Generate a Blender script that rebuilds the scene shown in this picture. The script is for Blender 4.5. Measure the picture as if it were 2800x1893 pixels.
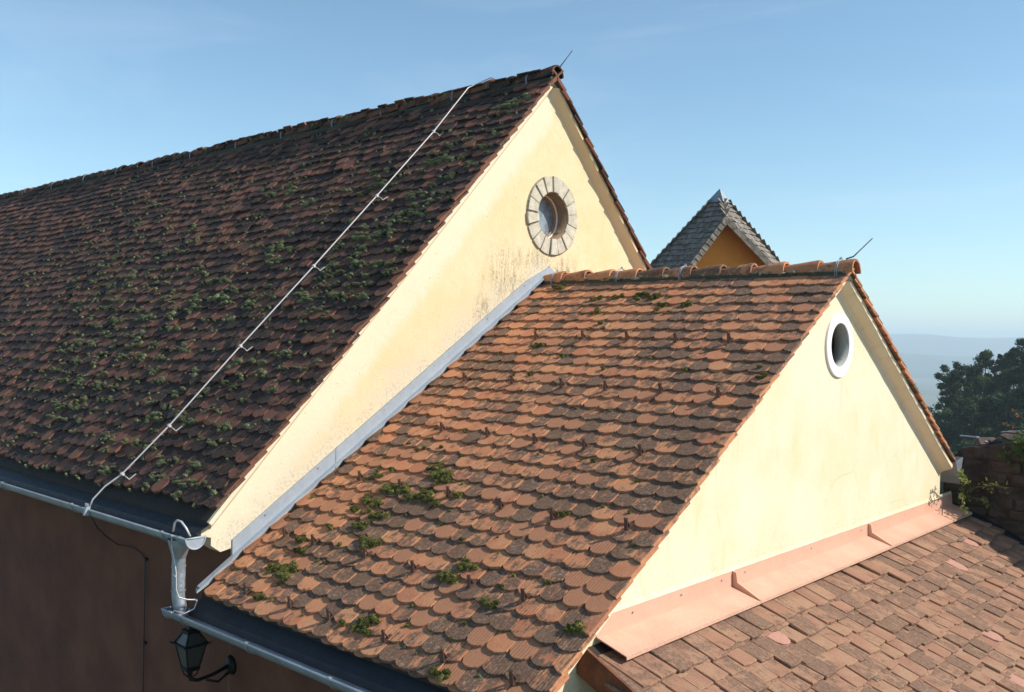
import bpy, bmesh, math, random
import numpy as np
from mathutils import Vector, Matrix, Quaternion
random.seed(7); rng = np.random.default_rng(7)
for o in list(bpy.data.objects): bpy.data.objects.remove(o)
sc = bpy.context.scene
col = sc.collection

# ------------------------------------------------------------------ camera
CAM = Vector((6.365, -7.6027, 0.714)); YAW, PIT, ROL = 0.8394, -0.0092, 0.0187
d_ = Vector((-math.cos(YAW)*math.cos(PIT), math.sin(YAW)*math.cos(PIT), math.sin(PIT)))
r_ = d_.cross(Vector((0, 0, 1))).normalized(); u_ = r_.cross(d_)
r2 = r_*math.cos(ROL)+u_*math.sin(ROL); u2 = -r_*math.sin(ROL)+u_*math.cos(ROL)
cd = bpy.data.cameras.new('camera'); cam = bpy.data.objects.new('camera', cd); col.objects.link(cam)
m3 = Matrix((r2, u2, -d_)).transposed(); cam.matrix_world = Matrix.Translation(CAM) @ m3.to_4x4()
cd.sensor_width = 36; cd.sensor_fit = 'HORIZONTAL'; cd.lens = 36*2562/2800; cd.clip_start = .05; cd.clip_end = 40000
sc.camera = cam

# ------------------------------------------------------------------ sky, sun, exposure
SUN = Vector((.665, .422, .614)).normalized()
wd = bpy.data.worlds.new('World'); sc.world = wd; wd.use_nodes = True
wn = wd.node_tree; bg = wn.nodes['Background']
sk = wn.nodes.new('ShaderNodeTexSky'); sk.sky_type = 'NISHITA'; sk.sun_disc = False
sk.sun_elevation = math.asin(SUN.z); sk.sun_rotation = math.atan2(SUN.x, SUN.y)
sk.altitude = 300; sk.air_density = 1.0; sk.dust_density = .25; sk.ozone_density = 2.2
tn = wn.nodes.new('ShaderNodeMix'); tn.data_type = 'RGBA'; tn.blend_type = 'MULTIPLY'; tn.inputs[0].default_value = 1; tn.inputs[7].default_value = (.96, 1.10, 1.06, 1)   # film cast, even over the whole sky
wn.links.new(sk.outputs[0], tn.inputs[6]); 
# faint cirrus veil over the whole dome
tc = wn.nodes.new('ShaderNodeTexCoord'); mp = wn.nodes.new('ShaderNodeMapping'); mp.inputs['Scale'].default_value = (1.2, 2.2, 9.); mp.inputs['Rotation'].default_value = (.12, .1, .5)
cn = wn.nodes.new('ShaderNodeTexNoise'); cn.inputs['Scale'].default_value = 1.6; cn.inputs['Detail'].default_value = 6; cn.inputs['Roughness'].default_value = .58; cn.inputs['Distortion'].default_value = .8
cr = wn.nodes.new('ShaderNodeMapRange'); cr.interpolation_type = 'SMOOTHSTEP'
for i_, v_ in enumerate((0, .44, .80, 0, .13)):
    if i_: cr.inputs[i_].default_value = v_
cm = wn.nodes.new('ShaderNodeMix'); cm.data_type = 'RGBA'; cm.inputs[7].default_value = (5.6, 6.6, 7.2, 1)
wn.links.new(tc.outputs['Generated'], mp.inputs[0]); wn.links.new(mp.outputs[0], cn.inputs['Vector']); wn.links.new(cn.outputs[0], cr.inputs[0]); wn.links.new(cr.outputs[0], cm.inputs[0])
wn.links.new(tn.outputs[2], cm.inputs[6]); wn.links.new(cm.outputs[2], bg.inputs[0]); bg.inputs[1].default_value = 0.134
sl = bpy.data.lights.new('sun', 'SUN'); sun = bpy.data.objects.new('sun', sl); col.objects.link(sun)
sl.energy = 5.0; sl.angle = math.radians(.53); sl.color = (1, .94, .84)
sun.rotation_euler = SUN.to_track_quat('Z', 'Y').to_euler()
vs = sc.view_settings; vs.view_transform = 'Standard'; vs.look = 'None'; vs.gamma = 1; vs.exposure = 0.25; vs.use_curve_mapping = False
sc.render.engine = 'CYCLES'
sc.cycles.volume_bounces = 2

# ------------------------------------------------------------------ helpers
def tag(o, label=None, cat=None, group=None, kind=None):
    if label: o['label'] = label
    if cat: o['category'] = cat
    if group: o['group'] = group
    if kind: o['kind'] = kind
    return o
def empty(name, loc=(0, 0, 0)):
    o = bpy.data.objects.new(name, None); o.empty_display_size = .2; o.location = loc; col.objects.link(o); return o
def link(name, me, mat=None, parent=None, mw=None):
    o = bpy.data.objects.new(name, me); col.objects.link(o)
    if mat is not None and not me.materials: me.materials.append(mat)
    if parent is not None:
        o.parent = parent; o.matrix_parent_inverse = pinv(parent)
    if mw is not None: o.matrix_basis = mw
    return o
def wm(o):
    return (wm(o.parent) @ o.matrix_parent_inverse if o.parent else Matrix()) @ Matrix.LocRotScale(o.location, o.rotation_euler, o.scale)
def pinv(o): return wm(o).inverted()
def mesh(name, v, f, smooth=False):
    me = bpy.data.meshes.new(name); me.from_pydata([tuple(a) for a in v], [], f); me.update()
    if smooth: me.polygons.foreach_set('use_smooth', [True]*len(me.polygons))
    return me
class MB:
    def __init__(s): s.v = []; s.f = []
    def add(s, v, f):
        n = len(s.v); s.v += [tuple(a) for a in v]; s.f += [tuple(i+n for i in q) for q in f]; return s
    def box(s, a, b):
        (x0, y0, z0), (x1, y1, z1) = a, b
        return s.add([(x0,y0,z0),(x1,y0,z0),(x1,y1,z0),(x0,y1,z0),(x0,y0,z1),(x1,y0,z1),(x1,y1,z1),(x0,y1,z1)],
                     [(0,3,2,1),(4,5,6,7),(0,1,5,4),(1,2,6,5),(2,3,7,6),(3,0,4,7)])
    def bar(s, p, q, w, h, up=(0, 0, 1)):
        p, q, up = Vector(p), Vector(q), Vector(up); d = (q-p).normalized(); a = d.cross(up).normalized(); b = a.cross(d)
        vs = [c + a*(i*w/2)+b*(j*h/2) for c in (p, q) for i, j in ((-1,-1),(1,-1),(1,1),(-1,1))]
        return s.add(vs, [(0,1,2,3),(7,6,5,4),(0,4,5,1),(1,5,6,2),(2,6,7,3),(3,7,4,0)])
    def tube(s, pts, r, n=8, cap=True):
        pts = [Vector(p) for p in pts]; rs = r if isinstance(r, (list, tuple)) else [r]*len(pts)
        d0 = (pts[1]-pts[0]).normalized(); a = d0.orthogonal().normalized(); vs = []; k = len(pts)
        for i, p in enumerate(pts):
            d = (pts[min(i+1, k-1)]-pts[max(i-1, 0)]).normalized(); a = (a-d*a.dot(d)).normalized(); b = d.cross(a)
            vs += [p+(a*math.cos(t)+b*math.sin(t))*rs[i] for t in [2*math.pi*j/n for j in range(n)]]
        fs = [(i*n+j, i*n+(j+1) % n, (i+1)*n+(j+1) % n, (i+1)*n+j) for i in range(k-1) for j in range(n)]
        if cap: fs += [tuple(range(n-1, -1, -1)), tuple(range((k-1)*n, k*n))]
        return s.add(vs, fs)
    def extrude(s, prof, ax, t0, t1):          # closed 2-D profile, extruded along axis ax ('x' or 'y')
        def P(a, b, t): return (t, a, b) if ax == 'x' else (a, t, b)
        n = len(prof); vs = [P(a, b, t0) for a, b in prof]+[P(a, b, t1) for a, b in prof]
        return s.add(vs, [tuple(range(n))[::-1], tuple(range(n, 2*n))]+[(i, (i+1) % n, n+(i+1) % n, n+i) for i in range(n)])
    def build(s, name, mat, parent=None, smooth=False, bevel=0):
        me = mesh(name, s.v, s.f, smooth)
        bm = bmesh.new(); bm.from_mesh(me); bmesh.ops.recalc_face_normals(bm, faces=bm.faces); bm.to_mesh(me); bm.free()
        o = link(name, me, mat, parent)
        if bevel:
            b = o.modifiers.new('bevel', 'BEVEL'); b.width = bevel; b.segments = 2; b.limit_method = 'ANGLE'
        return o

# ------------------------------------------------------------------ material helpers
def newmat(name):
    m = bpy.data.materials.new(name); m.use_nodes = True; nt = m.node_tree
    return m, nt, nt.nodes['Principled BSDF']
class NT:
    def __init__(s, nt): s.nt = nt
    def n(s, t, **k):
        o = s.nt.nodes.new(t)
        for a, b in k.items(): setattr(o, a, b)
        return o
    def L(s, a, b): s.nt.links.new(a, b)
    def put(s, sock, v):
        if hasattr(v, 'is_output'): s.L(v, sock)
        elif isinstance(v, (tuple, list)) and len(v) == 3 and sock.type == 'RGBA': sock.default_value = (*v, 1)
        else: sock.default_value = v
    def math(s, op, a, b=0., clamp=False):
        o = s.n('ShaderNodeMath', operation=op, use_clamp=clamp); s.put(o.inputs[0], a); s.put(o.inputs[1], b); return o.outputs[0]
    def vm(s, op, a, b=None):
        o = s.n('ShaderNodeVectorMath', operation=op); s.put(o.inputs[0], a)
        if b is not None: s.put(o.inputs[1], b)
        return o.outputs['Value'] if op in ('DOT_PRODUCT', 'LENGTH', 'DISTANCE') else o.outputs[0]
    def noise(s, vec, scale, detail=3, rough=.55, dist=0):
        o = s.n('ShaderNodeTexNoise'); s.put(o.inputs['Vector'], vec); o.inputs['Scale'].default_value = scale
        o.inputs['Detail'].default_value = detail; o.inputs['Roughness'].default_value = rough; o.inputs['Distortion'].default_value = dist
        return o.outputs[0]
    def vor(s, vec, scale):
        o = s.n('ShaderNodeTexVoronoi'); s.put(o.inputs['Vector'], vec); o.inputs['Scale'].default_value = scale; return o.outputs['Distance']
    def mr(s, v, a, b, c=0., d=1., smooth=True):
        o = s.n('ShaderNodeMapRange'); o.interpolation_type = 'SMOOTHSTEP' if smooth else 'LINEAR'
        for i, x in enumerate((v, a, b, c, d)): s.put(o.inputs[i], x)
        return o.outputs[0]
    def mix(s, f, a, b):
        o = s.n('ShaderNodeMix', data_type='RGBA'); s.put(o.inputs[0], f); s.put(o.inputs[6], a); s.put(o.inputs[7], b); return o.outputs[2]
    def comb(s, x, y, z):
        o = s.n('ShaderNodeCombineXYZ')
        for i, a in enumerate((x, y, z)): s.put(o.inputs[i], a)
        return o.outputs[0]
    def sep(s, v):
        o = s.n('ShaderNodeSeparateXYZ'); s.put(o.inputs[0], v); return o.outputs
    def pos(s): return s.n('ShaderNodeNewGeometry').outputs['Position']
    def bump(s, h, strength, dist, bsdf):
        o = s.n('ShaderNodeBump'); s.put(o.inputs['Height'], h); o.inputs['Strength'].default_value = strength; o.inputs['Distance'].default_value = dist
        s.L(o.outputs[0], bsdf.inputs['Normal'])
def simple(name, c, rough=.6, metal=0, var=.12, scale=8, bump=0, c2=None):
    m, nt, b = newmat(name); g = NT(nt); p = g.pos()
    a = g.noise(p, scale, 5, .6); k = g.noise(p, scale*9, 3)
    f = g.mr(g.math('ADD', g.math('MULTIPLY', a, .7), g.math('MULTIPLY', k, .3)), .35, .65)
    lo = tuple(x*(1-var*2) for x in c) if c2 is None else c2
    g.L(g.mix(f, lo, c), b.inputs['Base Color'])
    g.L(g.mr(k, .3, .7, max(.02, rough-.1), min(1, rough+.1)), b.inputs['Roughness']); b.inputs['Metallic'].default_value = metal
    b.inputs['Specular IOR Level'].default_value = .35
    if bump: g.bump(k, bump, .01, b)
    return m

def tile_mat(name, src, U, D, Nn, fresh, dirt, bias, lichen, lichcol=(.36, .36, .31), newcol=(.40, .165, .095)):
    """terracotta tile: per-tile tint (x = hue, y = soot, z = kind), streaks down the slope, lichen"""
    m, nt, b = newmat(name); g = NT(nt); p = g.pos()
    if src == 'object': tint = g.n('ShaderNodeObjectInfo').outputs['Color']
    else: tint = g.n('ShaderNodeAttribute', attribute_name='tint').outputs['Color']
    tx, ty, tz = g.sep(tint)
    uv = g.n('ShaderNodeAttribute', attribute_name='tuv').outputs['Vector']; tu, tv, _ = g.sep(uv)
    off = g.vm('SCALE', tint); nt.nodes[-1].inputs['Scale'].default_value = 40.
    q = g.vm('ADD', g.comb(g.vm('DOT_PRODUCT', p, U), g.vm('DOT_PRODUCT', p, D), g.vm('DOT_PRODUCT', p, Nn)), off)
    st = g.vm('MULTIPLY', q, (1., .17, 1.))
    nS = g.noise(st, 62, 6, .68); nB = g.noise(q, 13, 4, .6); nF = g.noise(q, 150, 3, .6); nL = g.noise(q, 60, 4, .65); nC = g.noise(q, 4.5, 2)
    base = g.mix(tx, fresh[0], fresh[1]); base = g.mix(g.mr(nC, .35, .65), base, fresh[2])
    isnew = g.math('GREATER_THAN', tz, .88)
    base = g.mix(isnew, base, newcol)
    k = g.math('ADD', g.math('MULTIPLY', nS, .46), g.math('MULTIPLY', nB, .54))
    k = g.math('ADD', k, g.math('MULTIPLY', g.math('SUBTRACT', ty, .5), .44)); k = g.math('ADD', k, g.math('MULTIPLY', g.math('SUBTRACT', g.noise(p, 1.9, 5, .62), .5), .55)); k = g.math('ADD', k, bias)
    k = g.math('SUBTRACT', k, g.math('MULTIPLY', isnew, .30))
    # worn paler arris along the sides, where the glaze of soot has rubbed off
    edge = g.mr(g.math('ABSOLUTE', g.math('SUBTRACT', tu, .5)), .40, .5, 0, .10); k = g.math('SUBTRACT', k, edge)
    dm = g.mr(k, .46, .585, 0, .92)
    dc = g.mix(g.mr(nL, .4, .62), dirt[0], dirt[1])
    c = g.mix(dm, base, dc)
    c = g.mix(g.mr(nF, .40, .60, 0, .38), c, tuple(x*.42 for x in fresh[0]))
    c = g.mix(g.mr(g.noise(st, 150, 3, .6), .58, .70, 0, .35), c, dirt[0]); c = g.mix(g.mr(g.noise(st, 110, 3, .6), .60, .72, 0, .35), c, tuple(min(1, x*1.25) for x in fresh[2]))
    lm = g.math('MULTIPLY', g.mr(nL, .60, .66), g.mr(tz, .45, .86, lichen*.12, lichen)); lm = g.math('MULTIPLY', lm, g.math('SUBTRACT', 1., isnew))
    c = g.mix(lm, c, lichcol)
    g.L(c, b.inputs['Base Color']); b.inputs['Roughness'].default_value = .86; b.inputs['Specular IOR Level'].default_value = .25
    # combed grooves on some tiles
    rib = g.math('MULTIPLY', g.math('POWER', g.math('ABSOLUTE', g.math('SINE', g.math('MULTIPLY', tu, 22.))), 6.), g.math('LESS_THAN', g.math('FRACT', g.math('MULTIPLY', tz, 7.3)), .16))
    h = g.math('ADD', g.math('ADD', g.math('MULTIPLY', nF, .35), g.math('MULTIPLY', nL, .35)), g.math('MULTIPLY', rib, -.45)); h = g.math('ADD', h, g.math('MULTIPLY', nS, .25))
    g.bump(h, .6, .006, b)
    return m

# ------------------------------------------------------------------ dimensions (metres)
W = 4.0
OB_Y = .085
ZAR, ZAE, ZBR, ZBE = 3.509, -.695, 1.356, -1.227
PA, PB = math.atan2(ZAR-ZAE, W), math.atan2(ZBR-ZBE, W)
WALL_Y = -3.69                  # long side walls of both houses
GX = 3.15                       # gable wall of the annex
VA, VB = .12, 3.29              # verge edges of both roofs
PC = math.radians(25)           # lean-to roof
GROUND = -9.0

def frame(pitch, side):          # side -1: slope that faces -Y
    D = Vector((0, side*math.cos(pitch), -math.sin(pitch))); N = Vector((0, side*math.sin(pitch), math.cos(pitch))); return D.cross(N), D, N
UA, DA, NA = frame(PA, -1); UB, DB, NB = frame(PB, -1)
DC = Vector((math.cos(PC), 0, -math.sin(PC))); NC = Vector((math.sin(PC), 0, math.cos(PC))); UC = DC.cross(NC)

# ------------------------------------------------------------------ materials
AF = [(.195, .086, .053), (.120, .060, .042), (.23, .094, .054)]; AD = [(.013, .010, .009), (.050, .042, .034)]
BF = [(.60, .240, .112), (.45, .170, .090), (.60, .275, .132)]; BD = [(.072, .052, .038), (.165, .125, .090)]
CF = [(.355, .182, .115), (.285, .142, .092), (.365, .215, .132)]; CD_ = [(.135, .078, .052), (.235, .150, .104)]
MT = {}
for k, U, D, N, F, DI, bias, li, nc in (('A', UA, DA, NA, AF, AD, .062, .6, (.22, .090, .062)), ('B', UB, DB, NB, BF, BD, .015, .9, (.43, .195, .105)), ('C', UC, DC, NC, CF, CD_, .005, .25, (.50, .265, .20))):
    for s in ('object', 'mesh'):
        MT[k+s] = tile_mat('terracotta_'+{'A': 'dark', 'B': 'orange', 'C': 'pink'}[k]+'_'+s, s, tuple(U), tuple(D), tuple(N), F, DI, bias, li, newcol=nc)
M = {}
M['zinc'] = simple('zinc', (.42, .455, .50), .45, .7, .12, 5)
M['zinc_pale'] = simple('zinc_flashing', (.37, .41, .455), .55, .25, .05, 4)
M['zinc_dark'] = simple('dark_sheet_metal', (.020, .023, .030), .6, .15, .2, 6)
M['wire'] = simple('conductor_wire', (.62, .58, .56), .5, .3, .05, 20)
M['dark_wire'] = simple('dark_wire', (.05, .05, .055), .5, .4, .1, 20)
M['iron'] = simple('lantern_iron', (.018, .018, .020), .5, .5, .2, 30)
M['bracket'] = simple('brown_coated_steel', (.17, .085, .062), .5, .3, .15, 30)
M['salmon'] = simple('salmon_painted_sheet', (.63, .365, .255), .6, 0, .06, 3.5)
def apron_mat():
    m, nt, b = newmat('salmon_painted_sheet'); g = NT(nt); p = g.pos(); n1 = g.noise(p, 3.0, 5, .6); st = g.noise(g.vm('MULTIPLY', p, (.25, 1, .25)), 34, 5, .68); n3 = g.noise(p, 70, 4, .6)
    c = g.mix(g.mr(n1, .36, .66), (.60, .335, .235), (.65, .385, .275)); c = g.mix(g.mr(st, .52, .72, 0, .30), c, (.50, .27, .18)); c = g.mix(g.mr(g.noise(g.vm('MULTIPLY', p, (.3, 1, .3)), 55, 4, .6), .62, .74, 0, .25), c, (.72, .52, .42))
    x, y, z = g.sep(p); c = g.mix(g.math('MULTIPLY', g.mr(x, 3.30, 3.38), g.mr(n3, .42, .62, 0, .45)), c, (.38, .24, .17)); c = g.mix(g.math('MULTIPLY', g.mr(x, 3.185, 3.165), g.mr(n1, .4, .7, 0, .3)), c, (.45, .26, .18))
    g.L(c, b.inputs['Base Color']); g.L(g.mr(n3, .3, .7, .45, .7), b.inputs['Roughness']); b.inputs['Specular IOR Level'].default_value = .3
    g.bump(g.math('ADD', g.noise(g.vm('MULTIPLY', p, (1, .6, 1)), 5.5, 3, .5), g.math('MULTIPLY', n3, .05)), .45, .02, b); return m
M['salmon'] = apron_mat()
M['rust'] = simple('rusty_board', (.22, .075, .035), .8, 0, .3, 9)
M['deck'] = simple('roof_boards', (.035, .028, .022), .9)
M['mortar'] = simple('mortar', (.44, .37, .26), .95, 0, .3, 25, .4)
M['dark_mortar'] = simple('dark_mortar', (.085, .08, .062), .95, 0, .3, 25, .4, c2=(.05, .06, .035))
M['white_plaster'] = simple('white_plaster', (.83, .82, .80), .85, 0, .02, 6, .1)
M['grey_plaster'] = simple('grey_reveal', (.42, .42, .38), .9, 0, .08, 9, .2)
M['stone'] = simple('window_stone', (.62, .55, .43), .92, 0, .16, 11, .5)
M['stone_reveal'] = simple('stone_reveal', (.30, .20, .12), .9, 0, .2, 12, .3)
M['wood_frame'] = simple('window_wood', (.34, .19, .10), .6, 0, .15, 14)
M['interior'] = simple('attic_dark', (.012, .011, .010), .9)
M['shingle'] = simple('wood_shingle', (.30, .25, .20), .85, 0, .32, 7, .5)
M['tower_metal'] = simple('tower_cap_metal', (.34, .37, .38), .5, .4, .1, 5)
M['orange_wall'] = simple('tower_plaster', (.88, .30, .055), .9, 0, .06, 3, .1)
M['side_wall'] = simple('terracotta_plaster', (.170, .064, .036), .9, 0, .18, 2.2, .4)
M['rubble'] = simple('rubble_stone', (.10, .070, .052), .95, 0, .3, 6, .8)
M['twig'] = simple('twig', (.16, .12, .08), .9)

def plaster(name, kind):
    m, nt, b = newmat(name); g = NT(nt); p = g.pos(); x, y, z = g.sep(p)
    n1 = g.noise(p, 1.7, 5, .6); n2 = g.noise(p, 6, 5, .62, .5); n3 = g.noise(p, 40, 4, .6); n4 = g.noise(p, 130, 2)
    if kind == 'A':
        c = g.mix(g.mr(n1, .34, .66), (.725, .576, .36), (.705, .536, .30)); c = g.mix(g.mr(n2, .44, .68, 0, .4), c, (.71, .61, .39))
        # band of renewed, paler render along the left verge (distance from the verge line)
        vd = g.vm('DOT_PRODUCT', g.vm('SUBTRACT', p, (0, 0, ZAR-.03)), (0, math.sin(PA), -math.cos(PA)))
        vd = g.math('ADD', vd, g.math('MULTIPLY', g.math('SUBTRACT', n2, .5), .30))
        band = g.math('MULTIPLY', g.mr(vd, .30, .46, 1, 0), g.mr(y, .02, .12, 1, 0)); c = g.mix(g.math('MULTIPLY', band, .78), c, (.72, .64, .485))
        # pale weathering and soot along the abutment of the annex roof
        fd = g.vm('DOT_PRODUCT', g.comb(0., g.math('ABSOLUTE', y), g.math('SUBTRACT', z, ZBR+.13)), (0, math.sin(PB), math.cos(PB)))
        fd = g.math('ADD', fd, g.math('MULTIPLY', g.math('SUBTRACT', n2, .5), .5))
        pale = g.mr(fd, 0, .42, .75, 0); pale = g.math('MULTIPLY', pale, g.mr(n1, .38, .6)); c = g.mix(pale, c, (.64, .56, .43))
        def blot(yc, zc, ry, rz):
            dv = g.vm('DIVIDE', g.vm('SUBTRACT', p, (0, yc, zc)), (1e6, ry, rz)); return g.mr(g.vm('LENGTH', dv), .15, 1., 1, 0)
        bl = g.math('MAXIMUM', g.math('MAXIMUM', blot(-.62, 1.35, .50, .42), blot(-.18, 1.55, .55, .16)), g.math('MAXIMUM', blot(-.95, .95, .22, .30), blot(.32, 1.47, .35, .22)))
        soot = g.math('MULTIPLY', bl, g.mr(g.math('ADD', g.math('MULTIPLY', g.noise(g.vm('MULTIPLY', p, (1, 1, .35)), 13, 6, .72), .65), g.math('MULTIPLY', n3, .35)), .43, .64))
        c = g.mix(g.math('MULTIPLY', soot, .85), c, (.20, .165, .09))
        low = g.math('MULTIPLY', g.mr(fd, .0, .2, .6, 0), g.mr(n3, .48, .62)); c = g.mix(low, c, (.42, .37, .29))
        pits = g.mr(g.noise(p, 26, 2, .5), .70, .74); c = g.mix(g.math('MULTIPLY', pits, .55), c, (.50, .36, .15))
        h = g.math('ADD', g.math('MULTIPLY', n3, .5), g.math('ADD', g.math('MULTIPLY', n2, 1.2), g.math('MULTIPLY', pits, -.6)))
        g.L(c, b.inputs['Base Color']); g.bump(h, .35, .012, b)
    else:
        c = g.mix(g.mr(n1, .36, .64), (.755, .648, .475), (.735, .606, .405)); pv = g.vm('MULTIPLY', p, (1, 1, .45))
        c = g.mix(g.mr(g.noise(pv, 3.5, 5, .6, .8), .52, .72, 0, .55), c, (.69, .56, .315)); c = g.mix(g.mr(n2, .5, .7, 0, .3), c, (.72, .665, .51))
        stv = g.noise(g.vm('MULTIPLY', p, (1, 1, .07)), 16, 5, .65)
        vdb = g.math('SUBTRACT', g.math('SUBTRACT', ZBR-.13, z), g.math('MULTIPLY', g.math('ABSOLUTE', y), math.tan(PB)))
        run = g.math('MULTIPLY', g.mr(vdb, 0., .55, 1, 0), g.mr(stv, .52, .70)); c = g.mix(g.math('MULTIPLY', run, .30), c, (.50, .41, .24))
        dv = g.vm('DIVIDE', g.vm('SUBTRACT', p, (0, OB_Y, .33)), (1e6, .22, .30)); c = g.mix(g.math('MULTIPLY', g.math('MULTIPLY', g.mr(g.vm('LENGTH', dv), .3, 1., 1, 0), g.mr(stv, .46, .64)), .30), c, (.46, .39, .25))
        spl = g.math('MULTIPLY', g.mr(z, -.90, -.62, 1, 0), g.mr(g.math('ADD', g.math('MULTIPLY', n3, .6), g.math('MULTIPLY', n2, .4)), .44, .62)); c = g.mix(g.math('MULTIPLY', spl, .38), c, (.52, .43, .28))
        crk = g.n('ShaderNodeTexVoronoi', feature='DISTANCE_TO_EDGE'); crk.inputs['Scale'].default_value = 1.15; g.L(g.vm('ADD', p, g.vm('SCALE', g.n('ShaderNodeTexNoise').outputs[1])), crk.inputs['Vector'])
        hair = g.math('MULTIPLY', g.mr(crk.outputs[0], .0, .006, 1, 0), g.mr(n1, .50, .60)); c = g.mix(g.math('MULTIPLY', hair, .45), c, (.42, .34, .2))
        trw = g.noise(g.vm('MULTIPLY', p, (1, 1, 2.4)), 9, 5, .6, 1.6)
        g.L(c, b.inputs['Base Color']); g.bump(g.math('ADD', g.math('ADD', g.math('MULTIPLY', n3, .4), n2), g.math('MULTIPLY', trw, .9)), .20, .010, b)
    b.inputs['Roughness'].default_value = .92; b.inputs['Specular IOR Level'].default_value = .15
    return m
M['plA'] = plaster('ochre_render_old', 'A'); M['plB'] = plaster('cream_render', 'B')

def foliage(name, c1, c2, trans=.25):
    m, nt, b = newmat(name); g = NT(nt); p = g.pos()
    r = g.n('ShaderNodeObjectInfo').outputs['Random']
    n = g.noise(p, .6 if 'tree' in name else 14, 3); isl = g.n('ShaderNodeNewGeometry').outputs['Random Per Island']
    f = g.math('ADD', g.math('MULTIPLY', n, .6), g.math('ADD', g.math('MULTIPLY', isl, .3), g.math('MULTIPLY', r, .25)))
    g.L(g.mix(g.mr(f, .35, .75), c1, c2), b.inputs['Base Color']); b.inputs['Roughness'].default_value = .7
    b.inputs['Specular IOR Level'].default_value = .2
    if trans:
        tr = g.n('ShaderNodeBsdfTranslucent'); tr.inputs[0].default_value = (*[x*1.2 for x in c2], 1); mx = g.n('ShaderNodeMixShader'); mx.inputs[0].default_value = trans
        g.L(b.outputs[0], mx.inputs[1]); g.L(tr.outputs[0], mx.inputs[2]); g.L(mx.outputs[0], nt.nodes['Material Output'].inputs[0])
    return m
M['mossB'] = foliage('moss_bright', (.060, .064, .015), (.22, .205, .055), .2)
M['mossA'] = foliage('moss_grey', (.055, .064, .030), (.23, .24, .12), .2)
M['leaf'] = foliage('shrub_leaf', (.10, .15, .03), (.26, .30, .07), .3)
M['ivy'] = foliage('ivy_leaf', (.03, .06, .015), (.08, .13, .03), .2)
M['tree'] = foliage('tree_leaf', (.016, .042, .018), (.070, .110, .034), .25)
M['bark'] = simple('tree_bark', (.10, .085, .07), .95)
def glass():
    m, nt, b = newmat('window_glass'); g = NT(nt); p = g.pos()
    g.L(g.mix(g.mr(g.noise(p, 7, 3, .6), .42, .58), (.16, .19, .22), (.26, .30, .33)), b.inputs['Base Color'])  # sky reflection painted into the pane as a mottled blue grey
    b.inputs['Roughness'].default_value = .22; b.inputs['Specular IOR Level'].default_value = .7; return m
M['glass'] = glass()
def lampglass():
    m, nt, b = newmat('lantern_glass'); b.inputs['Base Color'].default_value = (.07, .07, .068, 1); b.inputs['Roughness'].default_value = .35; b.inputs['Alpha'].default_value = .75; return m
M['lglass'] = lampglass()

# ------------------------------------------------------------------ roof tiles
def tile_mesh(w, L, t, arc, n=8, half=0, seed=0, chip=.0, bevel=None):
    """beaver-tail tile: local x across, y down the slope, z outward; the top of the tail tip is the origin"""
    r = random.Random(seed); pts = []
    x0, x1 = -w/2, w/2
    ys = -arc
    for i in range(n+1):
        s = -1+2*i/n; a = x0+(x1-x0)*i/n
        if half == 0: e = math.sqrt(max(0, 1-(s*.985)**2)) if arc > .045 else 1-abs(s)**2.2
        else: e = math.sqrt(max(0, 1-(((s*half+1)/2)*.97)**2)) if arc > .045 else 1-((s*half+1)/2)**2.2
        pts.append((a, ys+arc*e+r.uniform(-1, 1)*chip))
    top = [(x0, -L)]+pts+[(x1, -L)]; k = len(top)
    bev = .0026 if bevel is None else bevel
    cx = 0
    my = -L*.5; ins = [(x*(1-2*bev/w), my+(y-my)*(1-bev*2.2/L)) for x, y in top]
    v = [(x, y, 0) for x, y in ins]+[(x, y, -bev*.9) for x, y in top]+[(x, y, -t) for x, y in top]
    f = [tuple(range(k))[::-1], tuple(range(2*k, 3*k))]+[(q*k+i, q*k+(i+1) % k, (q+1)*k+(i+1) % k, (q+1)*k+i) for q in (0, 1) for i in range(k)]
    uv = [((x-x0)/(x1-x0), -y/L, 0) for x, y in top]*3
    return np.array(v), f, np.array(uv)
def set_attr(me, name, data, typ, key):
    a = me.attributes.new(name, typ, 'POINT'); a.data.foreach_set(key, np.asarray(data, 'f').ravel())
def variants(pw, L, t, arcs, chips, bevel=None, nn=7):
    out = {}
    for i, (a, ch) in enumerate(zip(arcs, chips)):
        for half in (0, 1, -1):
            w = pw-.004 if half == 0 else pw/2-.003
            out[(i, half)] = tile_mesh(w, L, t, a, nn if half == 0 else 4, half, i*3+half, ch, bevel)
    return out
def fixn(f): return [tuple(reversed(q)) for q in f]

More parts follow.
